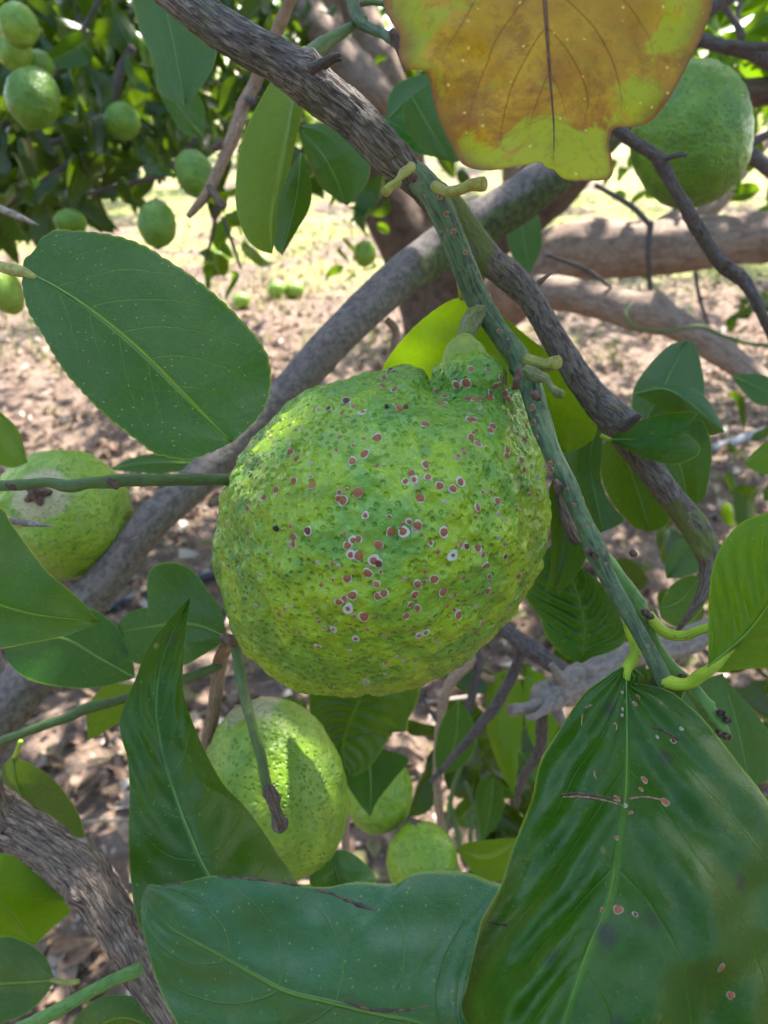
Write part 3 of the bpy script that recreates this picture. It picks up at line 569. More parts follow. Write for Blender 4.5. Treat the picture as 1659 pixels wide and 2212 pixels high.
# leaf stalk stubs
tube('leaf_stub', [(888, 362, .197, 11), (872, 373, .192, 10), (862, 386, .189, 7), (858, 394, .188, 10), (845, 402, .187, 9), (831, 416, .186, 11)], M['stub'], fb, seg=16, step=3, flat=True, fine=.06, amp=.12, ridge=.03, label='broken yellow leaf stalk left of the fork')
tube('leaf_stub', [(940, 404, .203, 12), (958, 412, .2, 10), (972, 414, .197, 12), (1000, 408, .194, 12), (1020, 399, .192, 13), (1046, 397, .190, 15)], M['stub'], fb, seg=16, step=3, flat=True, fine=.06, amp=.12, ridge=.03, label='broken yellow leaf stalk right of the fork')
tube('leaf_stub', [(1138, 778, .198, 14), (1160, 785, .195, 13), (1180, 788, .192, 14), (1203, 782, .188, 15)], M['stub'], fb, seg=18, step=3, flat=True, fine=.06, amp=.08, label='cut yellow green leaf stalk beside the big lemon')
tube('dead_spur', [(1140, 805, .193, 14), (1160, 812, .188, 14), (1178, 818, .185, 9), (1190, 835, .183, 8), (1205, 848, .182, 11), (1213, 852, .181, 9)], M['stalk'], fb, seg=18, step=3, amp=.25, ridge=.08, fine=.08)
tube('scab', [(888, 380, .187, 8), (898, 388, .187, 9)], M['scab'], fb, seg=12, step=2, amp=.3)
for (a_, b_, c_, d_) in ((1120, 800, 1112, 840), (1148, 850, 1165, 862), (1200, 1040, 1205, 1062)):
    tube('scab', [(a_, b_, .182, 6), ((a_ + c_) / 2, (b_ + d_) / 2, .1805, 9), (c_, d_, .182, 6)], M['scab'], fb, seg=12, step=2, amp=.4)
tube('dead_twig', [(1205, 1040, .192, 9), (1212, 1085, .192, 11), (1225, 1120, .192, 13), (1238, 1155, .191, 15), (1250, 1172, .191, 13)], M['bark_brown'], fb, seg=20, step=3, amp=.2, ridge=.08, fine=.08, label='charred dead twig hanging by the right edge of the lemon')
for (a_, b_) in ((1270, 1190), (1285, 1200), (1395, 1322), (1404, 1330), (1558, 1540), (1572, 1555), (1570, 1590), (1555, 1585), (1475, 1462), (1368, 1195)):
    tube('bud', [(a_ - 5, b_ - 3, .178, 5), (a_, b_, .176, 8), (a_ + 6, b_ + 4, .177, 4)], M['scab'], fb, seg=10, step=2, amp=.3)
tube('thorn', [(1165, 610, .228, 7), (1180, 598, .225, 4), (1196, 588, .223, 1)], M['bark_red'], fb, seg=8, step=3)

# leaves on the fruiting branch
leaf('leaf', [(1352, 1438), (1354, 1545), (1352, 1704), (1338, 1803), (1314, 1942), (1274, 2041), (1239, 2141), (1205, 2250), (1180, 2400)],
     [(1352, 1438), (1330, 1448), (1310, 1462), (1262, 1498), (1223, 1553), (1167, 1645), (1147, 1728), (1104, 1839), (1080, 1914), (1044, 1990), (1016, 2061), (1001, 2133), (977, 2228), (1050, 2370), (1180, 2400)],
     [(1352, 1438), (1381, 1450), (1393, 1466), (1368, 1477), (1397, 1479), (1449, 1494), (1508, 1541), (1556, 1597), (1596, 1649), (1659, 1732), (1740, 1880), (1790, 2080), (1710, 2300), (1500, 2410), (1180, 2400)],
     (.178, .170, .155, .142, .132, .125, .12), 'leaf_big', fb, 'large dark green leaf hanging at the lower right with brown scars', dA=.012, dB=.016, nu=150, nv=44, cren=1.5, ncren=60, wave=.0030, quilt=.0017, nq=4.5, kq=.5, seed=4, rib=2.2, bow=-.004,
     pet=[(1358, 1350, .185, 13), (1374, 1395, .182, 14), (1370, 1420, .180, 13), (1354, 1445, .178, 13), (1353, 1470, .177, 8)])
leaf('leaf', [(1530, 1440), (1620, 1360), (1700, 1250), (1790, 1130)],
     [(1530, 1440), (1530, 1351), (1532, 1278), (1543, 1213), (1565, 1169), (1601, 1129), (1659, 1107), (1730, 1090), (1790, 1130)],
     [(1530, 1440), (1557, 1453), (1601, 1446), (1700, 1432), (1800, 1360), (1840, 1240), (1790, 1130)],
     (.165, .16, .155, .15), 'leaf_right', fb, 'bright green leaf at the right edge on a yellow green stalk', dA=.006, dB=.02, cren=1.2, ncren=44, wave=.002, quilt=.0004, seed=8, rib=3.,
     pet=[(1436, 1470, .173, 16), (1462, 1478, .171, 14), (1490, 1475, .169, 13), (1515, 1458, .167, 14), (1545, 1438, .165, 11), (1580, 1405, .1635, 5), (1610, 1375, .1625, 3)])
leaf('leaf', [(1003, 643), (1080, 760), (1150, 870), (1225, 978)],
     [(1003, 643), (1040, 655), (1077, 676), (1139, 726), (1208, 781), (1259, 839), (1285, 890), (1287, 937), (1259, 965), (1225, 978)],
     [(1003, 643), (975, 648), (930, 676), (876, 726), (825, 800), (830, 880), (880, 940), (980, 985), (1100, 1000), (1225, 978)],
     (.245, .255, .262, .262), 'leaf_lime', fb, 'yellow green leaf spread behind the neck of the big lemon', dA=-.012, dB=.01, cren=1.3, ncren=40, wave=.003, seed=12, rib=2.5,
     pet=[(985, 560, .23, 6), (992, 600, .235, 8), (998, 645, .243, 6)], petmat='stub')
leaf('leaf', [(1317, 950), (1390, 947), (1462, 934)],
     [(1317, 950), (1346, 926), (1383, 908), (1437, 893), (1480, 889), (1505, 893), (1492, 914), (1476, 926), (1462, 934)],
     [(1317, 950), (1365, 976), (1419, 998), (1466, 1002), (1506, 984), (1512, 966), (1495, 945), (1478, 934), (1462, 934)],
     (.232, .228, .226), 'leaf_rib', fb, 'small notched leaf on the branch right of the lemon', dA=-.004, dB=.003, cren=.3, wave=.0015, seed=13, rib=2., pet=[(1300, 942, .236, 5), (1320, 950, .232, 4)])
tube('leaf_stalk', [(1402, 1326, .185, 10), (1418, 1350, .183, 11), (1440, 1368, .181, 12), (1475, 1374, .178, 11), (1510, 1362, .176, 10), (1545, 1352, .175, 10)], M['petiole'], fb, seg=16, step=4, label='bent yellow green leaf stalk behind the right edge leaf')

# ------------------------------------------------------------------ the big lemon
yl = (.27, .40, .010); gr = (.125, .275, .024); dk = (.028, .10, .020)
M['rind_big'] = rind_mat('rind_big', gr, yl, dk, pits=.42, rough=.30, dirc=((.35, -.45, -.85), 9., -.42), seed=.2, bump=1.)
M['rind_g'] = rind_mat('rind_green', (.085, .185, .008), (.13, .25, .010), (.035, .09, .012), pits=.5, rough=.36, bump=.9, seed=1.2, spk=.15)
M['rind_y'] = rind_mat('rind_yellowgreen', (.15, .27, .012), (.22, .35, .018), (.06, .15, .02), pits=.6, rough=.38, bump=.9, seed=2.2, scar=(.30, .33, .10, .3), stem=(.42, .36, .20, .010, .85), spk=.2)
M['rind_l'] = rind_mat('rind_lime', (.15, .28, .012), (.22, .35, .015), (.05, .11, .02), pits=.6, rough=.36, bump=.9, seed=3.2, scar=(.28, .34, .12, .25), spk=.2)
M['calyx'] = flat_mat('calyx_green', (.28, .36, .06), (.20, .28, .05), 400)
body = [(1100, 832), (1120, 850), (1141, 890), (1165, 953), (1180, 1003), (1186, 1055), (1185, 1138), (1170, 1212), (1147, 1268), (1114, 1318), (1068, 1374), (1013, 1425), (952, 1467), (883, 1495), (809, 1507), (726, 1502), (661, 1486), (596, 1453), (550, 1421), (516, 1380), (494, 1324), (473, 1254), (466, 1175), (473, 1115), (489, 1046), (517, 986), (554, 939), (605, 888), (665, 842), (726, 819), (790, 803), (837, 795), (883, 790), (912, 800), (936, 826), (985, 833), (1050, 826), (1100, 832)]
bc = np.array((826., 1150.)); bd = .212
def star(poly, c, d, Rd, nth=360, nph=150, back=.8):
    pts = cr(poly, 1200) - c; an = np.arctan2(pts[:, 1], pts[:, 0]); rr_ = np.hypot(pts[:, 0], pts[:, 1]); o_ = np.argsort(an)
    th = np.linspace(-PI, PI, nth, endpoint=False); r = np.interp(th, an[o_], rr_[o_], period=2 * PI)
    ph = np.linspace(0, PI, nph); PH, TH = np.meshgrid(ph, th, indexing='ij')
    # soften the outline's dents towards the front
    rs = np.real(np.fft.ifft(np.fft.fft(r) * (np.abs(np.fft.fftfreq(nth, 1 / nth)) < 4)))
    wq = np.clip(np.sin(PH) ** 3, 0, 1); rr2 = rs[None] * (1 - wq) + r[None] * wq
    s = np.sin(PH) ** .93; D = d - np.where(np.cos(PH) > 0, Rd, Rd * back) * np.cos(PH)
    X = c[0] + rr2 * s * np.cos(TH); Y = c[1] + rr2 * s * np.sin(TH)
    return P(X.ravel(), Y.ravel(), D.ravel()), gridf(nph, nth, True)
V1, F1 = star(body, bc, bd, .044)
# neck lobe
nc = P(np.array(1010.), np.array(826.), np.array(.206)); n_u, n_v = 40, 60
t_ = np.linspace(0, PI, n_u); p_ = np.linspace(0, 2 * PI, n_v, endpoint=False); T_, P_ = np.meshgrid(t_, p_, indexing='ij')
axn = (-.25 * RIGHT + UP); axn /= np.linalg.norm(axn); axr = np.cross(axn, FWD); axr /= np.linalg.norm(axr)
rr_ = px(83, .206)
pear = 1 - .16 * np.cos(T_)
V2 = nc + (rr_ * np.sin(T_) * pear * np.cos(P_))[..., None] * axr + (rr_ * 1.15 * np.sin(T_) * pear * np.sin(P_))[..., None] * FWD + (px(78, .206) * np.cos(T_))[..., None] * axn
V2 = V2.reshape(-1, 3); F2 = gridf(n_u, n_v, True)
me = bpy.data.meshes.new('tmp'); me.from_pydata([tuple(v) for v in V1] + [tuple(v) for v in V2], [], F1.tolist() + (F2 + len(V1)).tolist())
bm = bmesh.new(); bm.from_mesh(me); bmesh.ops.remove_doubles(bm, verts=bm.verts, dist=1e-6); bm.to_mesh(me); bm.free()
tmp = bpy.data.objects.new('tmp', me); C.objects.link(tmp)
md = tmp.modifiers.new('r', 'REMESH'); md.mode = 'VOXEL'; md.voxel_size = .00040
md = tmp.modifiers.new('s', 'SMOOTH'); md.iterations = 6; md.factor = .5
dg = bpy.context.evaluated_depsgraph_get(); ev = tmp.evaluated_get(dg); m2 = ev.to_mesh()
nvx = len(m2.vertices); co = np.empty(nvx * 3); m2.vertices.foreach_get('co', co); co = co.reshape(-1, 3)
no = np.empty(nvx * 3); m2.vertices.foreach_get('normal', no); no = no.reshape(-1, 3)
fl = np.empty(len(m2.polygons) * 4, np.int32); m2.loops.foreach_get('vertex_index', fl); fl = fl.reshape(-1, 4)
ev.to_mesh_clear(); bpy.data.objects.remove(tmp)
disp = .0008 * fbm(co * 85, 40, 2) + .00075 * vn(co * 190, 44) + .00062 * vn(co * 370, 48) + .00025 * vn(co * 640, 49) - .0003 * np.clip(vn(co * 420, 47) - .1, 0, 1)
disp += .0008 * vn(co * 38, 51)
# long shallow wrinkles across the front
wr = vn(co * np.array((130, 60, 60)) + 3 * vn(co * 30, 54)[:, None], 53); disp += .0003 * wr
co = co + no * disp[:, None]
L = empty('lemon', P(np.array(1003.), np.array(765.), np.array(.208)), 'big bumpy green lemon in the middle dotted with scale insects', 'lemon')
rind = mk('rind', co, fl, M['rind_big'], L)
tube('calyx', [(1006, 738, .209, 23), (1004, 747, .208, 27), (1002, 757, .207, 38), (1002, 767, .206, 47), (1003, 776, .206, 50), (1004, 784, .206, 47)], M['calyx'], L, seg=40, step=2.5, amp=.05, ridge=.03)
bvh = BVHTree.FromPolygons([tuple(v) for v in co], [tuple(f) for f in fl.tolist()])

# ------------------------------------------------------------------ scale insects
def sc_mat(name, c1, c2, rough=.6): return flat_mat(name, c1, c2, 1500, rough, .3, .5)
M['rim_w'] = sc_mat('scale_rim_white', (.70, .67, .60), (.46, .46, .38)); M['cap'] = sc_mat('scale_cap', (.42, .16, .07), (.30, .10, .045))
M['cap_o'] = sc_mat('scale_cap_orange', (.50, .23, .09), (.36, .14, .06)); M['cap_d'] = sc_mat('scale_cap_dark', (.20, .06, .05), (.13, .04, .04))
M['rim_t'] = sc_mat('scale_rim_tan', (.36, .22, .15), (.5, .4, .3)); M['black'] = sc_mat('scale_black', (.02, .018, .022), (.035, .03, .035))
def disc(prof, n=18, seed=0, lump=.12):
    r_ = np.random.default_rng(seed); th = np.linspace(0, 2 * PI, n, endpoint=False); k = 1 + lump * (np.sin(2 * th + r_.random() * 6) * .6 + np.sin(3 * th + r_.random() * 6) * .5)
    V = []
    for (r, z) in prof:
        for j, a_ in enumerate(th): V.append((r * k[j] * math.cos(a_), r * k[j] * math.sin(a_), z))
    return np.array(V), gridf(len(prof), n, True)
rims = []; caps = []
for s in range(4):
    V, Fc = disc([(1.0, -.12), (1.0, .05), (.93, .13), (.8, .10), (.6, .10), (.3, .1), (0, .1)], seed=s, lump=.15); rims.append((V, Fc))
    V, Fc = disc([(.84, .02), (.77, .17), (.60, .27), (.52, .24), (.40, .38), (.33, .35), (.20, .46), (0, .48)], seed=s + 9, lump=.12); caps.append((V, Fc))
meshes = {}
def shared(key, VF, mat):
    if (key, mat) not in meshes:
        V, Fc = VF; me = bpy.data.meshes.new(key); me.from_pydata([tuple(v) for v in V], [], Fc.tolist()); me.polygons.foreach_set('use_smooth', [True] * len(me.polygons)); me.materials.append(M[mat]); meshes[key, mat] = me
    return meshes[key, mat]
GRP = 'scale insects on the big lemon'
def insect(x, y, r, kind='w', capf=1.0, label=None, i=0, tree=None, group=GRP, where='', cols=None):
    o0 = Vector(CL); dr = Vector(P(np.array(float(x)), np.array(float(y)), np.array(1.)) - CL).normalized()
    hit, nrm, _, dist = (tree or bvh).ray_cast(o0, dr)
    if hit is None: return
    if nrm.dot(dr) > 0: nrm = -nrm
    depth = (hit - Vector(CL)).dot(Vector(FWD)); rw = px(r, depth)
    rnd_ = random.Random(i * 7 + int(x)); q = nrm.to_track_quat('Z', 'Y').to_matrix().to_4x4() @ Matrix.Rotation(rnd_.random() * 6.28, 4, 'Z')
    e = bpy.data.objects.new('scale_insect', None); C.objects.link(e)
    e.matrix_world = Matrix.Translation(hit) @ q @ Matrix.Diagonal((rw, rw * rnd_.uniform(.8, 1.05), rw * 1.0, 1)); e.empty_display_size = .5
    cp, rm_ = {'w': ('cap', 'rim_w'), 'o': ('cap_o', 'rim_w'), 'd': ('cap_d', 'rim_w'), 'n': ('cap', 'rim_t'), 'e': ('rim_t', 'rim_w'), 'k': ('black', 'black')}[kind]
    k = rnd_.randrange(4)
    a_ = bpy.data.objects.new('rim', shared('rim%d' % k, rims[k], rm_)); C.objects.link(a_); a_.parent = e
    b_ = bpy.data.objects.new('cap', shared('cap%d' % k, caps[k], cp)); C.objects.link(b_); b_.parent = e
    b_.scale = (capf, capf, 1); b_.location = (rnd_.uniform(-.08, .08), rnd_.uniform(-.08, .08), 0)
    setp(e, label, 'scale insect', group); return e
# (x, y) in the lemon's close-up, radius, kind, cap size
S = [(608,211,19,'d'),(640,238,14,'o'),(685,265,18,'o',.6),(527,247,15,'d'),(479,249,6,'e'),(403,334,8,'e'),(590,265,7,'n'),(815,66,17,'d'),(735,90,6,'n'),(784,103,15,'n'),(776,143,20,'n'),(834,158,18,'w'),
 (249,376,14,'o'),(349,450,19,'w'),(377,483,20,'w',1.1),(443,503,9,'e'),(206,469,7,'e'),(238,468,6,'n'),(364,584,18,'w'),(443,564,10,'e'),(450,605,20,'o',1.05),(226,664,17,'w'),(147,711,14,'n',1.1),(281,627,18,'n'),(576,638,13,'w'),(570,667,15,'w'),(592,677,22,'w'),(610,624,10,'o'),(664,640,24,'n',1.1),(561,440,10,'w'),(640,419,8,'o'),(690,388,9,'n'),(577,380,7,'n'),(752,386,24,'w'),(694,461,23,'w'),(637,492,20,'o'),(752,514,15,'n'),(697,746,17,'w',.7),(808,750,9,'w'),
 (842,233,16,'o'),(856,250,18,'n',1.1),(885,240,17,'d',1.1),(797,238,9,'k'),(978,320,20,'w',1.1),(1056,228,21,'o'),(1029,167,17,'n'),(1068,192,17,'n'),(1122,137,20,'n'),(1167,129,21,'w'),(1113,199,9,'k'),(1190,63,16,'o'),(1267,66,13,'w'),(1180,203,20,'w'),(1213,209,21,'o'),(1243,208,17,'w'),(1280,172,17,'w'),(1277,198,19,'w'),(1185,268,10,'e'),(1233,245,10,'e'),(1180,300,18,'w'),(1203,300,19,'w'),(1293,330,18,'w'),(1281,350,16,'w'),(1190,384,18,'w'),(1199,359,8,'w'),(1222,414,19,'o'),(1328,100,14,'n'),(1320,135,14,'n'),(1345,180,16,'n'),(1362,205,16,'n'),(1305,140,14,'w'),(1350,120,12,'n'),(1388,150,12,'n'),(1395,255,9,'e'),(1426,240,7,'e'),(1440,392,16,'w'),(1407,367,13,'n'),(1448,330,14,'n'),(1360,440,16,'w'),(1355,465,18,'w'),(1423,489,17,'w'),(1436,534,16,'w'),(1534,520,12,'o'),(1130,470,9,'n'),(1128,480,8,'e'),(1153,437,9,'n'),(1160,453,9,'n'),
 (977,509,21,'w'),(912,550,17,'n',1.1),(884,588,22,'w',.75),(926,580,20,'o',.7),(935,600,10,'e'),(988,567,18,'o'),(1045,607,18,'w'),(1105,623,20,'w'),(1140,589,22,'w',.8),(951,666,23,'w'),(1067,684,7,'e'),(1243,637,9,'w'),(1283,637,8,'n'),(1312,679,20,'w'),(1221,710,19,'w'),(1211,752,10,'w'),(1320,738,11,'e'),(1349,765,9,'e'),(1399,700,7,'e'),(1427,720,9,'o'),(1461,647,13,'w'),(1398,570,6,'e'),(1500,570,6,'e'),
 (816,820,22,'w'),(876,822,24,'w',.75),(902,775,19,'w',.65),(870,785,11,'n'),(940,792,24,'w'),(930,812,14,'e'),(1064,825,23,'w',.9),(1002,873,20,'w',.6),(1104,934,24,'w',.4),(1037,915,9,'n'),(1140,883,18,'o'),(1169,890,19,'d'),(1222,899,18,'w'),(1247,928,17,'w'),(1255,980,17,'w'),(1320,850,9,'e'),(1346,880,12,'w'),(1349,937,15,'d'),(1411,1030,14,'w'),(1275,1030,14,'n'),(1278,1052,9,'w'),(1270,1100,18,'w'),(1369,970,7,'n'),
 (350,797,11,'w'),(429,820,20,'d'),(363,847,18,'w'),(363,880,18,'w'),(340,880,9,'e'),(258,918,9,'e'),(475,967,10,'e'),(148,830,8,'n'),(45,798,9,'d'),(60,980,9,'d'),(205,1026,8,'e'),(280,808,16,'k'),(165,560,12,'k'),(600,832,9,'n'),(638,862,18,'w',.7),(665,856,17,'w'),(614,886,22,'w'),(630,929,19,'w',.7),(665,934,22,'w'),(759,884,18,'n'),(735,955,22,'w',.75),(755,970,22,'d'),(770,1008,9,'w'),(710,1015,22,'w'),(545,972,9,'n'),(573,981,10,'e'),(614,1040,22,'w',.9),(547,1046,10,'w'),(491,1070,9,'n'),(749,1066,18,'o'),(784,1110,20,'w'),(753,1123,20,'w'),(880,1042,12,'e'),(941,1066,22,'w'),(974,1054,11,'w'),(1018,1044,21,'w'),(1059,1101,23,'w'),(978,1008,9,'n'),(929,1115,20,'w'),(1117,1116,7,'w'),(1094,1128,7,'e'),(1154,1036,8,'w'),
 (638,1119,22,'w'),(574,1151,20,'w'),(597,1134,14,'w'),(617,1181,22,'w',.5),(690,1218,22,'w'),(645,1215,9,'w'),(747,1222,10,'n'),(906,1162,15,'n'),(941,1177,17,'n'),(888,1214,18,'w'),(1131,1210,21,'w'),(1081,1168,7,'n'),(1112,1187,7,'w'),(1214,1170,8,'e'),(1239,1250,14,'o'),(1220,1287,6,'n'),(1403,1130,11,'e'),(1372,1180,10,'e'),(947,1306,17,'o',.7),(980,1292,17,'o',.7),(913,1278,8,'n'),(1027,1317,7,'n'),(1037,1340,9,'e'),(549,1275,19,'o',.5),(653,1320,18,'w',.6),(482,1241,11,'w'),(507,1271,9,'o'),(476,1357,17,'o',.7),(633,1275,9,'n'),(709,1278,9,'w'),(788,1310,9,'o'),(451,1204,8,'n'),(391,1292,8,'n'),(356,1172,8,'e'),(187,1164,9,'e'),(322,1180,6,'w'),(294,1208,6,'n'),(625,1377,10,'e'),(843,1405,8,'e'),(877,1423,7,'e'),(929,1423,7,'o'),(793,1437,7,'o'),(700,1523,14,'e'),(790,1487,7,'e')]
rows = ['near the stem', 'on the upper half', 'across the middle', 'on the lower half', 'near the bottom']
sides = ['left edge', 'left of centre', 'centre', 'right of centre', 'right edge']
kn = {'w': 'red brown scale insect with white rim', 'o': 'orange brown scale insect with pale rim', 'd': 'dark maroon scale insect with white rim', 'n': 'brown rimless scale insect', 'e': 'tiny pale hollow scale ring', 'k': 'black scale spot'}
for i, s in enumerate(S):
    x, y, r, k = s[:4]; cf = s[4] if len(s) > 4 else 1.
    if k == 'n' and r >= 13 and i % 4: k = 'w'
    sz = 'large ' if r >= 21 else ('small ' if r < 12 and k not in 'e' else '')
    if k in 'wo' and cf < .8: sz = 'wide skirted '
    lab = sz + kn[k] + ', ' + rows[min(4, int(y / 1600 * 5))] + ' of the lemon, ' + sides[min(4, int(x / 1560 * 5))]
    lab = lab.replace('near the stem of the lemon', "near the lemon's stem").replace('on the upper half of the lemon', "lemon's upper half").replace('on the lower half of the lemon', "lemon's lower half").replace('across the middle of the lemon', "lemon's middle band").replace('near the bottom of the lemon', "lemon's bottom")
    insect(466.3 + x * .463, 768 + y * .463, max(r, 10) * .463 * (1.08 + .22 * random.Random(i).random()), k, cf, lab, i)

# ------------------------------------------------------------------ separate near leaves
LG = 'lemon tree leaves close to the camera'
leaf('lemon_leaf', [(50, 583), (130, 625), (210, 680), (300, 755), (380, 835), (450, 905), (503, 955)],
     [(50, 583), (52, 562), (75, 540), (88, 516), (118, 497), (150, 497), (230, 505), (300, 525), (360, 560), (420, 600), (480, 650), (530, 700), (570, 750), (585, 800), (580, 860), (555, 905), (503, 955)],
     [(50, 583), (48, 620), (62, 675), (90, 720), (130, 790), (180, 850), (230, 900), (280, 940), (330, 978), (350, 985), (405, 993), (450, 980), (503, 955)],
     (.178, .172, .168, .166, .166), 'leaf_left', None, 'broad dark green leaf left of the big lemon with yellow dots', 'leaf', LG, dA=.007, dB=-.004, nu=150, nv=36, cren=2.8, ncren=30, wave=.0010, quilt=0., nq=7, seed=2, rib=2.8,
     pet=[(-60, 560, .19, 12), (-10, 573, .185, 12), (25, 582, .181, 13), (55, 590, .178, 11), (80, 602, .177, 6)], petmat='stub', pw=1.1)
leaf('lemon_leaf', [(1150, -330), (1165, -150), (1178, 20), (1188, 160), (1196, 260), (1196, 350)],
     [(1150, -330), (1000, -290), (880, -200), (820, -80), (832, 20), (862, 75), (862, 120), (880, 148), (922, 158), (935, 210), (950, 262), (975, 312), (1000, 355), (1050, 368), (1130, 358), (1165, 350), (1178, 362), (1196, 366)],
     [(1150, -330), (1320, -310), (1460, -230), (1530, -100), (1540, 0), (1520, 70), (1498, 115), (1470, 170), (1440, 222), (1405, 262), (1370, 274), (1328, 277), (1316, 310), (1322, 350), (1318, 384), (1270, 391), (1220, 388), (1196, 366)],
     (.165, .160, .155, .152, .150), 'yellow', None, 'torn ochre and yellow green leaf hanging across the top', 'leaf', LG, dA=.004, dB=.006, nu=150, nv=44, cren=1.5, ncren=50, wave=.003, seed=3, rib=3.5, ribmat='scab')
leaf('lemon_leaf', [(500, 2040), (480, 1970), (453, 1896), (436, 1863), (411, 1805), (386, 1740), (356, 1645), (342, 1572), (338, 1530), (345, 1450), (372, 1370), (411, 1291)],
     [(500, 2040), (430, 2060), (340, 2050), (300, 2000), (284, 1918), (278, 1809), (280, 1718), (276, 1645), (262, 1591), (258, 1555), (273, 1511), (291, 1471), (309, 1424), (327, 1388), (356, 1351), (386, 1315), (411, 1291)],
     [(500, 2040), (580, 2030), (648, 1990), (643, 1912), (603, 1849), (589, 1827), (560, 1783), (524, 1736), (484, 1696), (447, 1631), (418, 1565), (402, 1520), (395, 1480), (396, 1424), (402, 1351), (411, 1291)],
     (.155, .16, .165, .17, .172, .172), 'leaf_point', None, 'tall pointed dark green leaf twisting upward at the lower left', 'leaf', LG, dA=-.008, dB=.014, nu=130, nv=30, cren=.8, ncren=60, wave=.0026, quilt=.0003, seed=5, rib=2.4)
leaf('lemon_leaf', [(1060, 2290), (960, 2230), (894, 2207), (820, 2192), (721, 2168), (621, 2143), (552, 2108), (473, 2063), (383, 2014), (339, 1974), (312, 1925)],
     [(1060, 2290), (1000, 2190), (1008, 2133), (1018, 2088), (1033, 2024), (1048, 1974), (1083, 1914), (1063, 1905), (1018, 1887), (969, 1881), (899, 1885), (850, 1908), (770, 1905), (706, 1916), (651, 1912), (597, 1905), (522, 1895), (458, 1892), (398, 1905), (345, 1912), (322, 1910), (312, 1925)],
     [(1060, 2290), (900, 2400), (700, 2420), (520, 2370), (430, 2300), (381, 2212), (354, 2158), (329, 2088), (310, 2010), (305, 1955), (312, 1925)],
     (.135, .138, .14, .142, .144, .146), 'leaf_bottom', None, 'wide blue green leaf spread across the bottom with an eaten upper edge', 'leaf', LG, dA=.009, dB=-.003, nu=150, nv=44, cren=1.5, ncren=60, wave=.0025, quilt=.0002, seed=6, rib=2.)
leaf('lemon_leaf', [(-190, 1230), (-60, 1285), (62, 1325), (215, 1344)],
     [(-190, 1230), (-160, 1110), (-80, 1060), (0, 1093), (22, 1126), (47, 1162), (73, 1198), (105, 1238), (145, 1271), (182, 1304), (215, 1344)],
     [(-190, 1230), (-180, 1340), (-90, 1410), (0, 1402), (55, 1391), (127, 1377), (182, 1358), (215, 1344)],
     (.16, .165, .17, .175), 'leaf_edge', None, 'yellowing leaf reaching in from the left edge over the fruit', 'leaf', LG, dA=.006, dB=-.004, cren=2., ncren=40, wave=.002, seed=7, rib=2.5)
leaf('lemon_leaf', [(635, 215), (622, 300), (606, 390), (590, 470), (588, 548)],
     [(635, 215), (600, 165), (560, 220), (524, 300), (511, 370), (509, 436), (518, 480), (536, 520), (562, 541), (588, 548)],
     [(635, 215), (657, 212), (650, 260), (640, 300), (624, 370), (606, 420), (600, 445), (596, 500), (588, 548)],
     (.235, .24, .245, .25), 'leaf_hang', None, 'long pale green leaf hanging edge down under the grey branch', 'leaf', LG, dA=.012, dB=.004, cren=.6, wave=.001, seed=9, rib=2.5,
     pet=[(790, 40, .25, 8), (755, 60, .248, 10), (715, 85, .245, 14), (680, 110, .24, 18), (650, 150, .237, 16), (638, 205, .236, 8)], petmat='stem_dull')

# ------------------------------------------------------------------ other near twigs and wood
lb = empty('left_branch', P(np.array(200), np.array(1930), np.array(.24)), 'rough brown branch crossing the lower left corner', 'branch')
tube('branch_wood', [(-70, 1700, .25, 46), (0, 1765, .25, 48), (60, 1800, .248, 46), (130, 1852, .245, 45), (185, 1900, .243, 50), (225, 1955, .24, 46), (265, 2020, .238, 42), (300, 2080, .235, 44), (335, 2140, .232, 36), (365, 2190, .23, 32), (400, 2260, .228, 30)], M['bark_brown'], lb, seg=72, step=3.5, amp=.09, ridge=.09, fine=.04, knots=((.4, 60, .4, .3), (.5, 200, .45, .3), (.62, 100, .3, .3)))
tube('side_shoot', [(-20, 1690, .245, 22), (-10, 1740, .245, 22), (10, 1790, .245, 24)], M['bark_brown'], lb, seg=20, step=4)
tube('green_shoot', [(305, 2092, .215, 14), (260, 2110, .213, 13), (200, 2140, .212, 13), (130, 2180, .21, 14), (40, 2225, .208, 15)], M['twig_green'], lb, seg=20, step=5)
leaf('leaf', [(27, 1634), (38, 1700), (80, 1810), (140, 1945)], [(27, 1634), (5, 1656), (2, 1700), (14, 1750), (40, 1830), (80, 1910), (140, 1945)], [(27, 1634), (65, 1649), (109, 1678), (145, 1718), (171, 1761), (184, 1809), (182, 1870), (165, 1920), (140, 1945)],
     (.27, .275, .28, .29), 'leaf', lb, 'oval green leaf above the rough branch at the lower left', dA=.01, dB=-.005, cren=.6, wave=.002, seed=21, rib=2.5, pet=[(45, 1600, .268, 5), (32, 1636, .27, 5)])
leaf('leaf', [(-90, 1900), (0, 1950), (76, 2041)], [(-90, 1900), (-40, 1850), (40, 1850), (110, 1890), (160, 1947), (145, 1976), (120, 1998), (76, 2041)], [(-90, 1900), (-80, 1990), (0, 2022), (40, 2034), (76, 2041)],
     (.28, .285, .29), 'leaf_right', lb, 'dull green leaf under the rough branch at the lower left', dA=.006, cren=.5, wave=.002, seed=22, rib=2.)
leaf('leaf', [(118, 2117), (60, 2122), (-80, 2130)], [(118, 2117), (102, 2074), (73, 2045), (36, 2027), (0, 2023), (-80, 2060), (-80, 2130)], [(118, 2117), (95, 2154), (65, 2183), (22, 2205), (-40, 2210), (-80, 2130)],
     (.26, .265, .27), 'leaf', lb, 'dark leaf with a yellow stalk in the lower left corner', dA=.004, dB=-.004, cren=.5, wave=.001, seed=23, rib=2., pet=[(170, 2120, .255, 5), (140, 2122, .257, 6), (110, 2117, .26, 4)], petmat='stub')
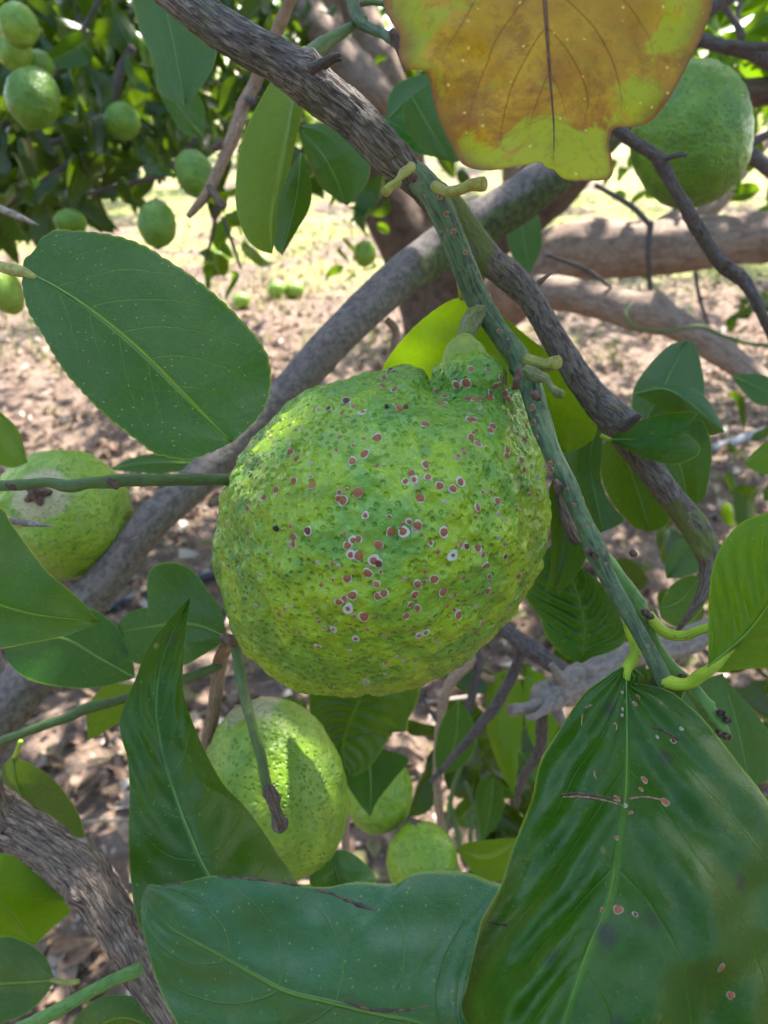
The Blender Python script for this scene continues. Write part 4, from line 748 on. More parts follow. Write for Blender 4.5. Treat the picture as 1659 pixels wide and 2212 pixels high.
leaf('leaf', [(345, 2225), (250, 2200), (140, 2270)], [(345, 2225), (320, 2175), (298, 2154), (233, 2150), (189, 2172), (156, 2212), (140, 2270)], [(345, 2225), (260, 2280), (140, 2270)],
     (.25, .255, .26), 'leaf', lb, 'leaf tip at the bottom edge under the green shoot', dA=.003, cren=.4, seed=24, rib=0)

gt = empty('green_twig', P(np.array(250), np.array(1043), np.array(.2)), 'thin green twig running level from the left edge to the big lemon', 'twig')
tube('twig_wood', [(-40, 1050, .20, 12), (40, 1048, .2, 12), (100, 1042, .2, 11), (150, 1051, .2, 13), (200, 1043, .2, 12), (245, 1040, .2, 14), (300, 1038, .202, 13), (400, 1036, .205, 13), (520, 1036, .21, 12)], M['stem_dull'], gt, seg=20, step=5, amp=.1)
tube('bud', [(238, 1040, .195, 8), (248, 1050, .194, 9), (254, 1056, .194, 5)], M['scab'], gt, seg=10, step=2, amp=.4)
tube('bud', [(18, 1048, .196, 6), (26, 1054, .195, 7), (34, 1056, .195, 4)], M['scab'], gt, seg=10, step=2, amp=.4)
th_ = empty('thorny_twig', P(np.array(30), np.array(1125), np.array(.18)), 'grey thorn pointing right in front of the left fruit', 'thorn')
tube('thorn', [(-30, 1118, .18, 10), (32, 1126, .178, 9), (60, 1131, .177, 7), (90, 1134, .176, 4), (118, 1137, .176, 1)], M['thorn'], th_, seg=12, step=3, amp=.12)
th2 = empty('thorny_twig', P(np.array(20), np.array(460), np.array(.4)), 'pale grey thorn at the upper left above the broad leaf', 'thorn')
tube('thorn', [(-60, 425, .4, 10), (0, 450, .4, 8), (45, 470, .4, 6), (84, 486, .4, 1)], M['thorn'], th2, seg=10, step=4, amp=.12)

lt = empty('lower_left_twig', P(np.array(495), np.array(1385), np.array(.27)), 'green twig with two leaves left of the lower lemon', 'twig')
tube('twig_wood', [(-40, 1618, .29, 9), (60, 1580, .288, 10), (150, 1548, .286, 10), (190, 1530, .285, 12), (260, 1512, .284, 10), (350, 1480, .282, 10), (430, 1455, .28, 10), (480, 1435, .28, 9)], M['stem_dull'], lt, seg=16, step=5, amp=.1)
tube('brown_twig', [(495, 1385, .27, 14), (478, 1420, .28, 15), (470, 1470, .285, 15), (462, 1530, .29, 14), (448, 1600, .295, 13), (435, 1690, .30, 12)], M['bark_tan'], lt, seg=18, step=5, amp=.1)
tube('green_twig', [(505, 1380, .262, 10), (515, 1430, .26, 12), (525, 1490, .256, 12), (542, 1560, .25, 10), (560, 1620, .248, 11), (574, 1690, .247, 11), (586, 1725, .247, 11)], M['stem_dull'], lt, seg=22, step=4, amp=.1, knots=((.5, 180, .6, .3),))
tube('dead_tip', [(578, 1700, .246, 12), (586, 1725, .245, 14), (596, 1755, .245, 11), (604, 1780, .245, 15), (612, 1795, .245, 10)], M['bark_brown'], lt, seg=22, step=2.5, amp=.35, ridge=.1, fine=.15)
tube('bud', [(485, 1376, .26, 10), (497, 1386, .258, 12), (508, 1392, .259, 8)], M['scab'], lt, seg=12, step=2, amp=.4)
leaf('leaf', [(491, 1375), (402, 1348), (251, 1365)], [(491, 1375), (476, 1315), (451, 1278), (422, 1238), (385, 1216), (342, 1218), (320, 1242), (318, 1286), (328, 1308), (290, 1318), (262, 1337), (251, 1365)], [(491, 1375), (476, 1391), (436, 1417), (393, 1438), (330, 1440), (284, 1429), (258, 1400), (251, 1365)],
     (.265, .27, .275), 'leaf', lt, 'two lobed green leaf left of the big lemon', dA=.003, dB=-.003, nu=90, cren=.6, wave=.003, seed=25, rib=2.)
leaf('leaf', [(291, 1464), (218, 1424), (127, 1377), (10, 1400)], [(291, 1464), (287, 1431), (255, 1358), (233, 1337), (205, 1318), (150, 1305), (80, 1330), (30, 1370), (10, 1400)], [(291, 1464), (269, 1471), (218, 1484), (164, 1487), (91, 1477), (44, 1457), (15, 1425), (10, 1400)],
     (.27, .272, .275, .28), 'leaf', lt, 'dark green leaf under the yellowing leaf tip at left', dA=.003, dB=-.004, cren=.6, wave=.002, seed=26, rib=2.)
leaf('leaf', [(300, 1480), (240, 1520), (190, 1600)], [(300, 1480), (230, 1480), (190, 1530), (190, 1600)], [(300, 1480), (280, 1540), (235, 1575), (190, 1600)], (.31, .315, .32), 'leaf_lime', lt, 'yellow green leaf below the twig', cren=.4, seed=27, rib=0)

# right dead twig
rt = empty('dead_twig', P(np.array(1430), np.array(345), np.array(.33)), 'knobbly dark twig in front of the upper right lemon', 'twig')
tube('twig_wood', [(1325, 270, .32, 12), (1350, 295, .32, 13), (1400, 325, .322, 13), (1428, 352, .324, 15), (1450, 395, .326, 13), (1475, 440, .33, 13), (1505, 490, .335, 14), (1535, 540, .34, 13), (1570, 580, .345, 16), (1600, 600, .35, 15), (1630, 645, .35, 12), (1665, 720, .355, 10), (1700, 800, .36, 9)], M['bark_dark'], rt, seg=22, step=4, amp=.16, ridge=.04, knots=((.33, 100, .8, .3), (.6, 200, .7, .5), (.75, 80, .6, .5)))
tube('side_spur', [(1432, 345, .322, 7), (1455, 338, .32, 6), (1475, 334, .32, 5), (1482, 338, .32, 3)], M['bark_dark'], rt, seg=10, step=3, amp=.2)
tube('side_spur', [(1620, 620, .35, 6), (1645, 650, .355, 5), (1680, 690, .36, 5)], M['stem_dull'], rt, seg=10, step=4, amp=.2)
# tan twig upper centre
tt = empty('tan_twig', P(np.array(530), np.array(210), np.array(.5)), 'straight tan twig with a broken hooked end under the grey branch', 'twig')
tube('twig_wood', [(640, -40, .36, 12), (610, 40, .37, 13), (580, 110, .38, 13), (548, 185, .39, 13), (520, 240, .39, 13), (505, 290, .39, 14), (480, 350, .39, 12), (455, 405, .39, 11), (430, 440, .39, 9), (406, 468, .39, 6)], M['bark_tan'], tt, seg=20, step=5, amp=.12)
tube('hook', [(452, 405, .39, 9), (465, 425, .388, 9), (478, 440, .387, 9), (488, 446, .387, 6)], M['bark_brown'], tt, seg=14, step=3, amp=.25)
tube('bud', [(478, 312, .385, 7), (466, 318, .384, 6), (458, 322, .384, 3)], M['scab'], tt, seg=10, step=2, amp=.4)
tube('bud', [(535, 215, .385, 8), (545, 225, .384, 9)], M['bark_dark'], tt, seg=10, step=2, amp=.4)
# upper centre twig with dark bud
ut = empty('dark_twig', P(np.array(770), np.array(50), np.array(.24)), 'dark green twig with a withered bud left of the yellow leaf', 'twig')
tube('twig_wood', [(755, -30, .25, 9), (760, 10, .248, 11), (775, 45, .246, 11), (800, 62, .244, 11), (830, 75, .24, 10), (855, 92, .236, 9)], M['twig'], ut, seg=18, step=4, amp=.15)
tube('withered_bud', [(845, 68, .232, 8), (855, 85, .232, 13), (862, 105, .231, 8), (868, 130, .231, 5), (876, 155, .231, 3)], M['scab'], ut, seg=14, step=3, amp=.3)
tube('side_shoot', [(780, 8, .246, 6), (805, 4, .244, 7), (830, 8, .242, 6)], M['stem_dull'], ut, seg=10, step=4)

# small upper-left thorn twig, vines etc. on right
vt = empty('thin_vine', P(np.array(1450), np.array(690), np.array(.8)), 'thin green stem curving under the lower pale limb', 'stem')
tube('stem', [(1365, 655, .88, 2.5), (1352, 675, .86, 3), (1365, 702, .85, 3), (1400, 712, .84, 3), (1450, 715, .84, 3), (1510, 705, .83, 4), (1560, 725, .82, 4), (1620, 742, .8, 4), (1690, 748, .8, 4)], M['stem_dull'], vt, seg=12, step=6)
for j, pts in enumerate([[(1285, 400, 1.0, 5), (1340, 430, 1.0, 6), (1380, 460, 1., 6), (1405, 490, 1., 5)], [(1405, 480, 1.0, 7), (1400, 540, 1., 6), (1403, 600, 1.02, 5), (1405, 640, 1.02, 5)], [(1180, 550, .9, 5), (1260, 580, .92, 5), (1320, 620, .95, 4)], [(1500, 570, 1.4, 4), (1510, 640, 1.4, 4), (1530, 700, 1.4, 3)]]):
    e = empty('thin_twig', P(*[np.array(q) for q in pts[0][:3]]), ['dark thin twig crossing the bright gap under the right lemon', 'upright thin twig rising in front of the long pale limb', 'thin brown twig slanting across the end of the pale limb', 'fine stem standing from the ground behind the pale limb'][j], 'twig')
    tube('twig_wood', pts, M['bark_dark'], e, seg=10, step=6, amp=.15)

# twig cluster lower right, grey
gc = empty('grey_snag', P(np.array(1160), np.array(1530), np.array(.36)), 'grey broken stub of wood with dark side twigs below the ribbed leaf', 'branch')
tube('branch_wood', [(1640, 1330, .38, 22), (1560, 1352, .375, 26), (1480, 1385, .37, 28), (1400, 1405, .365, 28), (1330, 1425, .36, 30), (1270, 1455, .355, 32), (1225, 1480, .35, 32), (1185, 1505, .348, 32), (1165, 1520, .345, 24)], M['bark_stub'], gc, seg=36, step=5, amp=.2, ridge=.1, fine=.08, knots=((.55, 200, .5, .3), (.7, 120, .5, .4)))
tube('spur', [(1175, 1515, .345, 16), (1140, 1528, .34, 13), (1112, 1533, .337, 13), (1100, 1533, .336, 12)], M['bark_stub'], gc, seg=18, step=3, amp=.15, fine=.05, flat=True)
tube('spur', [(1215, 1470, .345, 14), (1200, 1448, .34, 10), (1192, 1436, .338, 7)], M['bark_stub'], gc, seg=14, step=3, amp=.2, flat=True)
tube('spur', [(1190, 1520, .34, 12), (1160, 1545, .335, 8), (1135, 1552, .333, 5)], M['bark_stub'], gc, seg=14, step=3, amp=.2)
tube('dark_twig', [(1060, 1340, .40, 12), (1110, 1375, .39, 17), (1160, 1410, .38, 19), (1215, 1450, .37, 20), (1260, 1480, .36, 20)], M['bark_dark'], gc, seg=24, step=5, amp=.15, ridge=.06)
tube('dark_twig', [(1130, 1385, .40, 12), (1115, 1440, .40, 12), (1085, 1500, .40, 12), (1050, 1550, .40, 11), (1010, 1600, .40, 9), (965, 1650, .4, 7), (930, 1690, .4, 5)], M['bark_dark'], gc, seg=18, step=5, amp=.15)
tube('dark_twig', [(1170, 1520, .355, 11), (1170, 1570, .36, 13), (1165, 1620, .37, 12), (1130, 1680, .38, 8), (1115, 1740, .39, 6)], M['bark_dark'], gc, seg=16, step=5, amp=.15)
tube('dark_twig', [(1190, 1515, .355, 13), (1215, 1560, .35, 11), (1250, 1600, .35, 9)], M['bark_stub'], gc, seg=16, step=5, amp=.15)
bs = empty('brown_stem', P(np.array(950), np.array(1750), np.array(.5)), 'slim brown stems rising under the big lemon', 'stem')
tube('stem', [(1025, 1340, .52, 14), (1020, 1420, .51, 13), (975, 1470, .5, 11), (955, 1530, .5, 10), (945, 1600, .5, 8), (945, 1700, .5, 9), (955, 1790, .5, 9), (985, 1880, .5, 10), (1000, 1960, .5, 10)], M['bark_tan'], bs, seg=16, step=6, amp=.14)
tube('stem', [(1030, 1400, .51, 10), (1032, 1450, .51, 11), (1015, 1520, .51, 10), (1000, 1560, .51, 8)], M['bark_dark'], bs, seg=14, step=5, amp=.14)
tube('stem', [(1028, 1455, .51, 8), (1060, 1468, .51, 9), (1095, 1470, .51, 9)], M['bark_tan'], bs, seg=12, step=5, amp=.14)
tube('stem', [(905, 1490, .5, 4), (925, 1530, .5, 4), (945, 1560, .5, 4)], M['bark_dark'], bs, seg=10, step=5)
tube('stem', [(745, 1720, .34, 7), (748, 1770, .34, 8), (746, 1840, .34, 8), (745, 1900, .34, 7)], M['bark_tan'], bs, seg=12, step=5, amp=.14)
for pts in ([(970, 1720), (985, 1790), (1000, 1860)], [(1005, 1690), (1030, 1760), (1035, 1840)], [(1000, 1640), (975, 1720), (965, 1800)], [(1040, 1700), (1020, 1780), (1015, 1830)]):
    tube('stem', [(a_, b_, .52, 5) for a_, b_ in pts], M['stem_dull'], bs, seg=8, step=6, amp=.14)

# ------------------------------------------------------------------ hidden-branch leaves right of / under the lemon
def L3(label, mid, A, B, dm, mat, **kw):
    kw.setdefault('cren', .8); kw.setdefault('wave', .002); kw.setdefault('rib', 2.)
    return leaf('lemon_leaf', mid, A, B, dm, mat, None, label, 'leaf', 'lemon tree leaves behind the big lemon', **kw)
L3('ribbed glossy leaf under the right side of the big lemon', [(1200, 1170), (1240, 1260), (1262, 1350), (1257, 1433)], [(1200, 1170), (1150, 1220), (1135, 1286), (1165, 1333), (1183, 1380), (1219, 1417), (1257, 1433)], [(1200, 1170), (1250, 1205), (1259, 1228), (1295, 1257), (1325, 1300), (1343, 1337), (1352, 1380), (1325, 1406), (1281, 1420), (1257, 1433)], (.27, .275, .28, .29), 'leaf_rib', dA=.012, dB=-.003, quilt=.0016, nq=9, kq=-.3, nu=90, nv=24, seed=31)
L3('narrow leaf with a notched tip between lemon and twig', [(1215, 1000), (1225, 1100), (1222, 1200), (1200, 1272)], [(1215, 1000), (1188, 1050), (1188, 1097), (1190, 1220), (1179, 1275), (1192, 1270), (1200, 1272)], [(1215, 1000), (1262, 1060), (1280, 1140), (1263, 1213), (1223, 1268), (1208, 1283), (1200, 1272)], (.222, .225, .228, .23), 'leaf_grey', dA=.004, dB=-.004, seed=32, cren=.3)
L3('grey green leaf behind the fruiting twig', [(1292, 905), (1275, 1000), (1300, 1140)], [(1292, 905), (1240, 940), (1215, 990), (1235, 1080), (1270, 1150), (1300, 1150)], [(1292, 905), (1302, 960), (1297, 1030), (1317, 1085), (1348, 1120), (1335, 1135), (1300, 1150)], (.262, .265, .262), 'leaf_grey', dA=.008, dB=-.002, seed=33)
L3('dark rounded leaf behind the mossy branch', [(1330, 935), (1370, 1040), (1405, 1149)], [(1330, 935), (1300, 965), (1297, 1020), (1317, 1078), (1346, 1115), (1372, 1140), (1405, 1149)], [(1330, 935), (1400, 960), (1450, 1030), (1455, 1100), (1437, 1135), (1405, 1149)], (.29, .295, .30), 'leaf', dA=.01, dB=-.004, seed=34)
L3('round dark green leaf right of the mossy branch', [(1400, 930), (1460, 990), (1490, 1100)], [(1400, 930), (1390, 1000), (1430, 1070), (1490, 1100)], [(1400, 930), (1503, 905), (1530, 935), (1538, 985), (1530, 1042), (1521, 1075), (1490, 1100)], (.285, .285, .29), 'leaf', dA=.004, dB=-.002, seed=35)
L3('upright grey green leaf tip right of the branch', [(1385, 930), (1430, 840), (1484, 736)], [(1385, 930), (1366, 890), (1368, 843), (1383, 814), (1412, 777), (1448, 745), (1484, 736)], [(1385, 930), (1470, 900), (1520, 860), (1515, 790), (1501, 745), (1484, 736)], (.30, .30, .305), 'leaf_grey', dA=.006, dB=-.006, seed=36)
L3('folded leaf with bright veins over the round dark leaf', [(1370, 850), (1450, 845), (1565, 932)], [(1370, 850), (1420, 833), (1475, 833), (1515, 850), (1543, 886), (1565, 932)], [(1370, 850), (1420, 880), (1480, 920), (1530, 940), (1565, 932)], (.285, .28, .285), 'leaf_grey', dA=.003, dB=.008, seed=37, rib=2.5)
L3('green leaf with a yellow patch below the mossy branch', [(1423, 1315), (1466, 1300), (1514, 1246)], [(1423, 1315), (1441, 1275), (1466, 1253), (1490, 1243), (1514, 1246)], [(1423, 1315), (1434, 1340), (1474, 1355), (1510, 1325), (1530, 1280), (1514, 1246)], (.29, .29, .29), 'leaf_edge', seed=38)
L3('pale leaf tip just above the lower right leaf pair', [(1500, 1160), (1470, 1200), (1440, 1250)], [(1500, 1160), (1462, 1168), (1438, 1220), (1440, 1250)], [(1500, 1160), (1525, 1220), (1480, 1245), (1440, 1250)], (.31, .31, .31), 'leaf_grey', seed=39)
L3('dim blue green leaf behind the green twig at the lower right', [(1560, 1455), (1590, 1560), (1620, 1700)], [(1560, 1455), (1490, 1480), (1470, 1530), (1510, 1600), (1560, 1680), (1620, 1700)], [(1560, 1455), (1596, 1500), (1640, 1550), (1670, 1610), (1660, 1680), (1620, 1700)], (.27, .27, .27), 'leaf_grey', seed=40)
L3('small dark leaf cut by the right edge', [(1700, 960), (1660, 970), (1606, 1003)], [(1700, 960), (1665, 950), (1630, 975), (1606, 1003)], [(1700, 960), (1690, 1010), (1650, 1025), (1606, 1003)], (.35, .35, .35), 'leaf_right', seed=41)
L3('pale shiny leaf cut by the right edge below the limb', [(1580, 812), (1620, 830), (1700, 870)], [(1580, 812), (1610, 808), (1660, 815), (1700, 870)], [(1580, 812), (1600, 840), (1640, 875), (1700, 870)], (.4, .4, .4), 'leaf_grey', seed=42)
L3('leaf with a torn edge under the big lemon', [(790, 1480), (741, 1601), (752, 1680)], [(790, 1480), (680, 1480), (668, 1524), (678, 1560), (701, 1579), (726, 1622), (740, 1665), (752, 1680)], [(790, 1480), (897, 1480), (901, 1517), (883, 1553), (878, 1580), (850, 1572), (828, 1615), (803, 1651), (774, 1673), (752, 1680)], (.33, .335, .335), 'leaf', dA=.006, dB=.01, quilt=.001, wave=.005, nu=90, seed=43)
L3('shadowed leaf draped over the small yellow green lemon', [(790, 1600), (800, 1680), (800, 1765)], [(790, 1600), (745, 1670), (765, 1720), (800, 1765)], [(790, 1600), (832, 1619), (883, 1640), (850, 1685), (815, 1730), (800, 1765)], (.36, .355, .35), 'leaf_point', seed=44)
L3('narrow dull leaf hanging among the slim brown stems', [(990, 1510), (985, 1590), (960, 1672)], [(990, 1510), (956, 1553), (941, 1608), (942, 1660), (960, 1672)], [(990, 1510), (1021, 1555), (1028, 1608), (1000, 1655), (960, 1672)], (.45, .45, .45), 'leaf', seed=45)
L3('dark leaf with a pale half above the bottom leaf', [(722, 1835), (722, 1870), (740, 1930)], [(722, 1835), (690, 1860), (668, 1900), (690, 1930), (740, 1930)], [(722, 1835), (750, 1838), (785, 1862), (812, 1905), (740, 1930)], (.30, .30, .29), 'leaf_rib', dA=-.02, dB=.01, seed=46)
L3('yellow green leaf hanging among twigs at lower centre', [(1110, 1440), (1080, 1560), (1110, 1720)], [(1110, 1440), (1060, 1470), (1050, 1560), (1075, 1650), (1110, 1720)], [(1110, 1440), (1130, 1500), (1125, 1600), (1110, 1720)], (.50, .50, .50), 'leaf_lime', dA=.01, seed=47)
L3('second yellow green leaf behind the dark twig at lower centre', [(1140, 1440), (1160, 1520), (1165, 1640)], [(1140, 1440), (1130, 1500), (1140, 1580), (1165, 1640)], [(1140, 1440), (1200, 1480), (1210, 1560), (1165, 1640)], (.50, .50, .50), 'leaf_right', seed=48)
L3('dull leaf in front of the pale wall of stems', [(1065, 1680), (1060, 1740), (1042, 1820)], [(1065, 1680), (1035, 1690), (1028, 1740), (1042, 1820)], [(1065, 1680), (1085, 1700), (1085, 1760), (1042, 1820)], (.48, .48, .48), 'leaf', seed=49)
L3('grey leaf standing by the large leaf edge', [(1120, 1620), (1140, 1650), (1155, 1690)], [(1120, 1620), (1122, 1660), (1155, 1690)], [(1120, 1620), (1165, 1635), (1165, 1670), (1155, 1690)], (.38, .38, .38), 'leaf_grey', seed=50)
L3('wide dull leaf low between lemon and large leaf', [(1130, 1810), (1050, 1850), (985, 1835)], [(1130, 1810), (1080, 1812), (1010, 1820), (985, 1835)], [(1130, 1810), (1100, 1890), (1040, 1900), (985, 1835)], (.42, .42, .42), 'leaf_hang', seed=51)
L3('long sunlit leaf blade behind the left fruit', [(230, 1015), (320, 1000), (470, 1000)], [(230, 1015), (300, 985), (390, 978), (470, 1000)], [(230, 1015), (320, 1022), (400, 1018), (470, 1000)], (.45, .45, .45), 'leaf_grey', seed=52)
L3('bright lime leaf at the left edge under the broad leaf', [(-30, 870), (20, 930), (60, 1000)], [(-30, 870), (0, 890), (40, 930), (60, 1000)], [(-30, 870), (-20, 980), (20, 1010), (60, 1000)], (.30, .30, .30), 'leaf_lime', seed=53)
L3('dark leaf behind the long hanging leaf', [(650, 330), (640, 430), (610, 552)], [(650, 330), (605, 400), (590, 480), (592, 530), (610, 552)], [(650, 330), (672, 400), (668, 450), (640, 500), (610, 552)], (.27, .275, .28), 'leaf', dA=.004, seed=54)
L3('green leaf with a pale patch under the grey branch', [(640, 270), (700, 340), (750, 445)], [(640, 270), (655, 320), (680, 380), (700, 410), (750, 445)], [(640, 270), (720, 270), (790, 330), (795, 390), (750, 445)], (.30, .30, .305), 'leaf', dA=.004, dB=.004, seed=55)
L3('blue green leaf upright left of the yellow leaf', [(840, 255), (880, 215), (950, 165)], [(840, 255), (838, 215), (860, 180), (910, 162), (950, 165)], [(840, 255), (890, 250), (945, 220), (950, 165)], (.36, .36, .36), 'leaf_grey', seed=56)
L3('dark green leaf hanging left of the yellow leaf', [(890, 210), (930, 280), (980, 352)], [(890, 210), (870, 240), (885, 290), (930, 335), (980, 352)], [(890, 210), (945, 220), (970, 280), (995, 340), (980, 352)], (.34, .34, .34), 'leaf', dA=.004, seed=57)
L3('streaked leaf drooping behind the grey branch', [(810, 250), (870, 280), (935, 340)], [(810, 250), (815, 290), (870, 320), (935, 340)], [(810, 250), (880, 250), (925, 290), (935, 340)], (.38, .38, .38), 'leaf_rib', seed=58)
L3('large out of focus leaf hanging at the top left', [(340, -60), (370, 70), (400, 230)], [(340, -60), (290, -20), (300, 60), (335, 140), (345, 200), (400, 230)], [(340, -60), (420, 0), (465, 80), (465, 130), (440, 180), (400, 230)], (.30, .30, .30), 'leaf_grey', dA=.008, dB=-.005, seed=59)
L3('leaf pointing down behind the blurred top left leaf', [(330, 120), (380, 220), (440, 300)], [(330, 120), (335, 180), (370, 250), (400, 290), (440, 300)], [(330, 120), (400, 170), (440, 230), (440, 300)], (.42, .42, .42), 'leaf', seed=60)
L3('hanging leaf behind the thick diagonal branch end', [(1120, 430), (1130, 510), (1145, 592)], [(1120, 430), (1095, 480), (1105, 550), (1145, 592)], [(1120, 430), (1160, 460), (1170, 530), (1145, 592)], (.55, .55, .55), 'leaf_grey', seed=61)

# ------------------------------------------------------------------ other lemons
lemon(136, 1112, .36, 140, 138, 78, 'rind_y', 'lemon with a brown scarred stem end at the left edge behind the green twig', tilt=72, seed=71, nip=.05, bump=.0006)
lemon(597, 1700, .285, 148, 190, 108, 'rind_y', 'pale blotched lemon below the big one behind a hanging twig', seed=72, cal='calyx', nip=.03, bump=.0006)
lemon(820, 1715, .44, 72, 80, 80, 'rind_l', 'small yellow green lemon half hidden by a leaf at lower centre', seed=73)
lemon(912, 1858, .42, 76, 78, 100, 'rind_l', 'green lemon just above the bottom leaf at lower centre', seed=74)
lemon(1492, 292, .40, 124, 150, 95, 'rind_g', 'large smooth green lemon at the upper right behind the yellow leaf', seed=75, nip=-.02, bump=.0005, neck=0)
lemon(71, 212, .60, 55, 62, 80, 'rind_g', 'oval green lemon at the upper left edge', seed=76, nip=.14)
lemon(339, 484, .62, 40, 49, 92, 'rind_g', 'oval green lemon hanging above the broad left leaf', seed=77)
lemon(420, 375, .63, 40, 50, 110, 'rind_g', 'shaded lemon behind the hook of the tan twig', seed=78)
lemon(40, 55, .60, 42, 42, 120, 'rind_l', 'yellow green lemon in the top left corner', seed=79)
lemon(32, 112, .64, 36, 38, 90, 'rind_l', 'yellow green lemon under the one in the top left corner', seed=80)
lemon(84, 142, .66, 32, 30, 90, 'rind_g', 'lemon peeping over the oval lemon at the upper left edge', seed=81, hi=False)
lemon(265, 262, .70, 38, 36, 90, 'rind_g', 'lemon behind a shiny leaf in the left bush', seed=82, hi=False)
lemon(152, 480, .66, 34, 26, 90, 'rind_g', 'half hidden lemon low in the left bush', seed=83, hi=False)
lemon(788, 548, 1.5, 25, 27, 90, 'rind_l', 'small lemon hanging over the sunlit ground near the trunk', seed=84, hi=False)
lemon(468, 565, 1.1, 27, 30, 70, 'rind_l', 'small lemon above the broad leaf in front of the sunlit ground', seed=85, hi=False)
lemon(10, 625, .6, 55, 32, 20, 'rind_l', 'green lemon at the left edge under the broad leaf stalk', seed=86, hi=False)
GL = 'fallen lemons on the soil'
def on_ground(x, y, lift=0.):
    d = P(np.array(float(x)), np.array(float(y)), np.array(1.)) - CL; t = -1.2 / d[2]; q = CL + d * t; z = float(ground_z(np.array([q[0]]), np.array([q[1]]))[0]); return (1.2 - z - lift) / 1.2 * t
for x, y, r, l in ((522, 650, 17, 'small green lemon lying on the soil left of the yellow one'), (636, 628, 19, 'yellow fallen lemon lying on the sunlit soil'), (598, 626, 18, 'green fallen lemon touching the yellow one')):
    lemon(x, y, on_ground(x, y + r), r, r * 1.1, 20, 'rind_y' if r == 19 else 'rind_l', l, group=GL, hi=False, seed=int(x))

# hoses on the ground
def ground_tube(name, pts, rad, mat, label, cat):
    q = [(x, y, on_ground(x, y) - rad * .9, rad * F / on_ground(x, y)) for x, y in pts]
    e = empty(name, P(*[np.array(k) for k in q[0][:3]]), label, cat); tube('hose_body' if 'hose' in name else 'pipe_body', q, mat, e, seg=16, step=10, amp=.01, ridge=0)
ground_tube('irrigation_hose', [(-60, 1385), (60, 1365), (180, 1335), (270, 1300), (350, 1275), (460, 1243), (560, 1215), (700, 1180), (900, 1140)], .014, M['hose'], 'black irrigation hose lying on the soil behind the left leaves', 'hose')
ground_tube('broken_pipe', [(1530, 975), (1580, 958), (1640, 938), (1720, 915)], .022, M['pipe'], 'grey plastic pipe lying on the soil near the right edge', 'pipe')
# curled dry leaves close below
M['dry'] = flat_mat('dry_leaf', (.34, .23, .15), (.20, .12, .07), 60, rough=.7, trans=.15)
for j, (x, y, l, w_, an, lb_) in enumerate([(155, 2055, 150, 60, 25, 'large curled dry brown leaf on the soil at the lower left'), (215, 1690, 60, 30, 60, 'shiny dry leaf curl on the soil left of the pointed leaf'), (230, 1905, 60, 40, 10, 'pale flat dry leaf on the soil beside the pointed leaf'), (120, 1640, 50, 28, -20, 'round pale dry leaf above the lower left leaf'), (1090, 640, 0, 0, 0, None)]):
    if not lb_: continue
    d = on_ground(x, y) - .03; ca, sa = math.cos(R(an)), -math.sin(R(an)); l2 = l / 2
    mid = [(x - ca * l2, y - sa * l2), (x, y), (x + ca * l2, y + sa * l2)]
    A = [mid[0], (x - sa * w_ / 2 * -1 - ca * l * .2, y + ca * w_ / 2 * -1 - sa * l * .2), (x + sa * w_ / 2, y - ca * w_ / 2), mid[2]]; B = [mid[0], (x - sa * w_ / 2, y + ca * w_ / 2), mid[2]]
    leaf('dry_leaf', mid, A, B, (d, d), 'dry', None, lb_, 'dry leaf', 'dry leaves on the soil', dA=-.02, dB=-.025, cren=1, nu=20, nv=6, rib=2., ribmat='scab')

# ------------------------------------------------------------------ leafy bushes of the background, built of single leaves
leafmeshes = []
for s in range(5):
    V, Fc, U = leaf_patch(10, 6, rng.uniform(-1, 2), rng.uniform(.1, .5), rng.uniform(.1, .9), rng.uniform(.42, .58))
    me = bpy.data.meshes.new('leaf'); me.from_pydata([tuple(v) for v in V], [], Fc.tolist()); ul = me.uv_layers.new(name='UVMap')
    li = np.empty(len(me.loops), np.int32); me.loops.foreach_get('vertex_index', li); ul.data.foreach_set('uv', U[li].ravel())
    me.polygons.foreach_set('use_smooth', [True] * len(me.polygons)); leafmeshes.append(me)
def bush(name, label, boxes, seed, mat='bush', cat='tree', size=(.05, .085), origin=None, bias=(0, 0, -.6)):
    r_ = np.random.default_rng(seed); me_ = []
    for m in leafmeshes: c = m.copy(); c.materials.append(M[mat]); me_.append(c)
    x0, x1, y0, y1, d0, d1, n = boxes[0]; e = empty(name, P(np.array((x0 + x1) / 2), np.array((y0 + y1) / 2.), np.array((d0 + d1) / 2)), label, cat); O = wloc(e)
    for (x0, x1, y0, y1, d0, d1, n) in boxes:
        for i in range(n):
            p = P(np.array(r_.uniform(x0, x1)), np.array(r_.uniform(y0, y1)), np.array(r_.uniform(d0, d1)))
            f = Vector(r_.normal(size=3) + np.array(bias)).normalized(); nn = Vector(r_.normal(size=3) * .8 + np.array((0, -.4, 1.)))
            s_ = f.cross(nn).normalized(); nn = s_.cross(f); m = Matrix((f, -s_, nn)).transposed().to_4x4(); k = r_.uniform(*size)
            o = bpy.data.objects.new('leaf', me_[r_.integers(5)]); C.objects.link(o); o.parent = e
            o.matrix_local = Matrix.Translation(Vector(p) - O) @ m @ Matrix.Scale(k, 4)
    return e
lbush = bush('lemon_bush', 'leafy lemon bush with dark twigs filling the upper left', [(-130, 330, -100, 300, .68, 1.15, 140), (-120, 200, 250, 470, .7, 1.1, 50), (180, 470, 60, 400, .75, 1.25, 75), (300, 760, -100, 60, .8, 1.3, 35)], 101, size=(.034, .062))
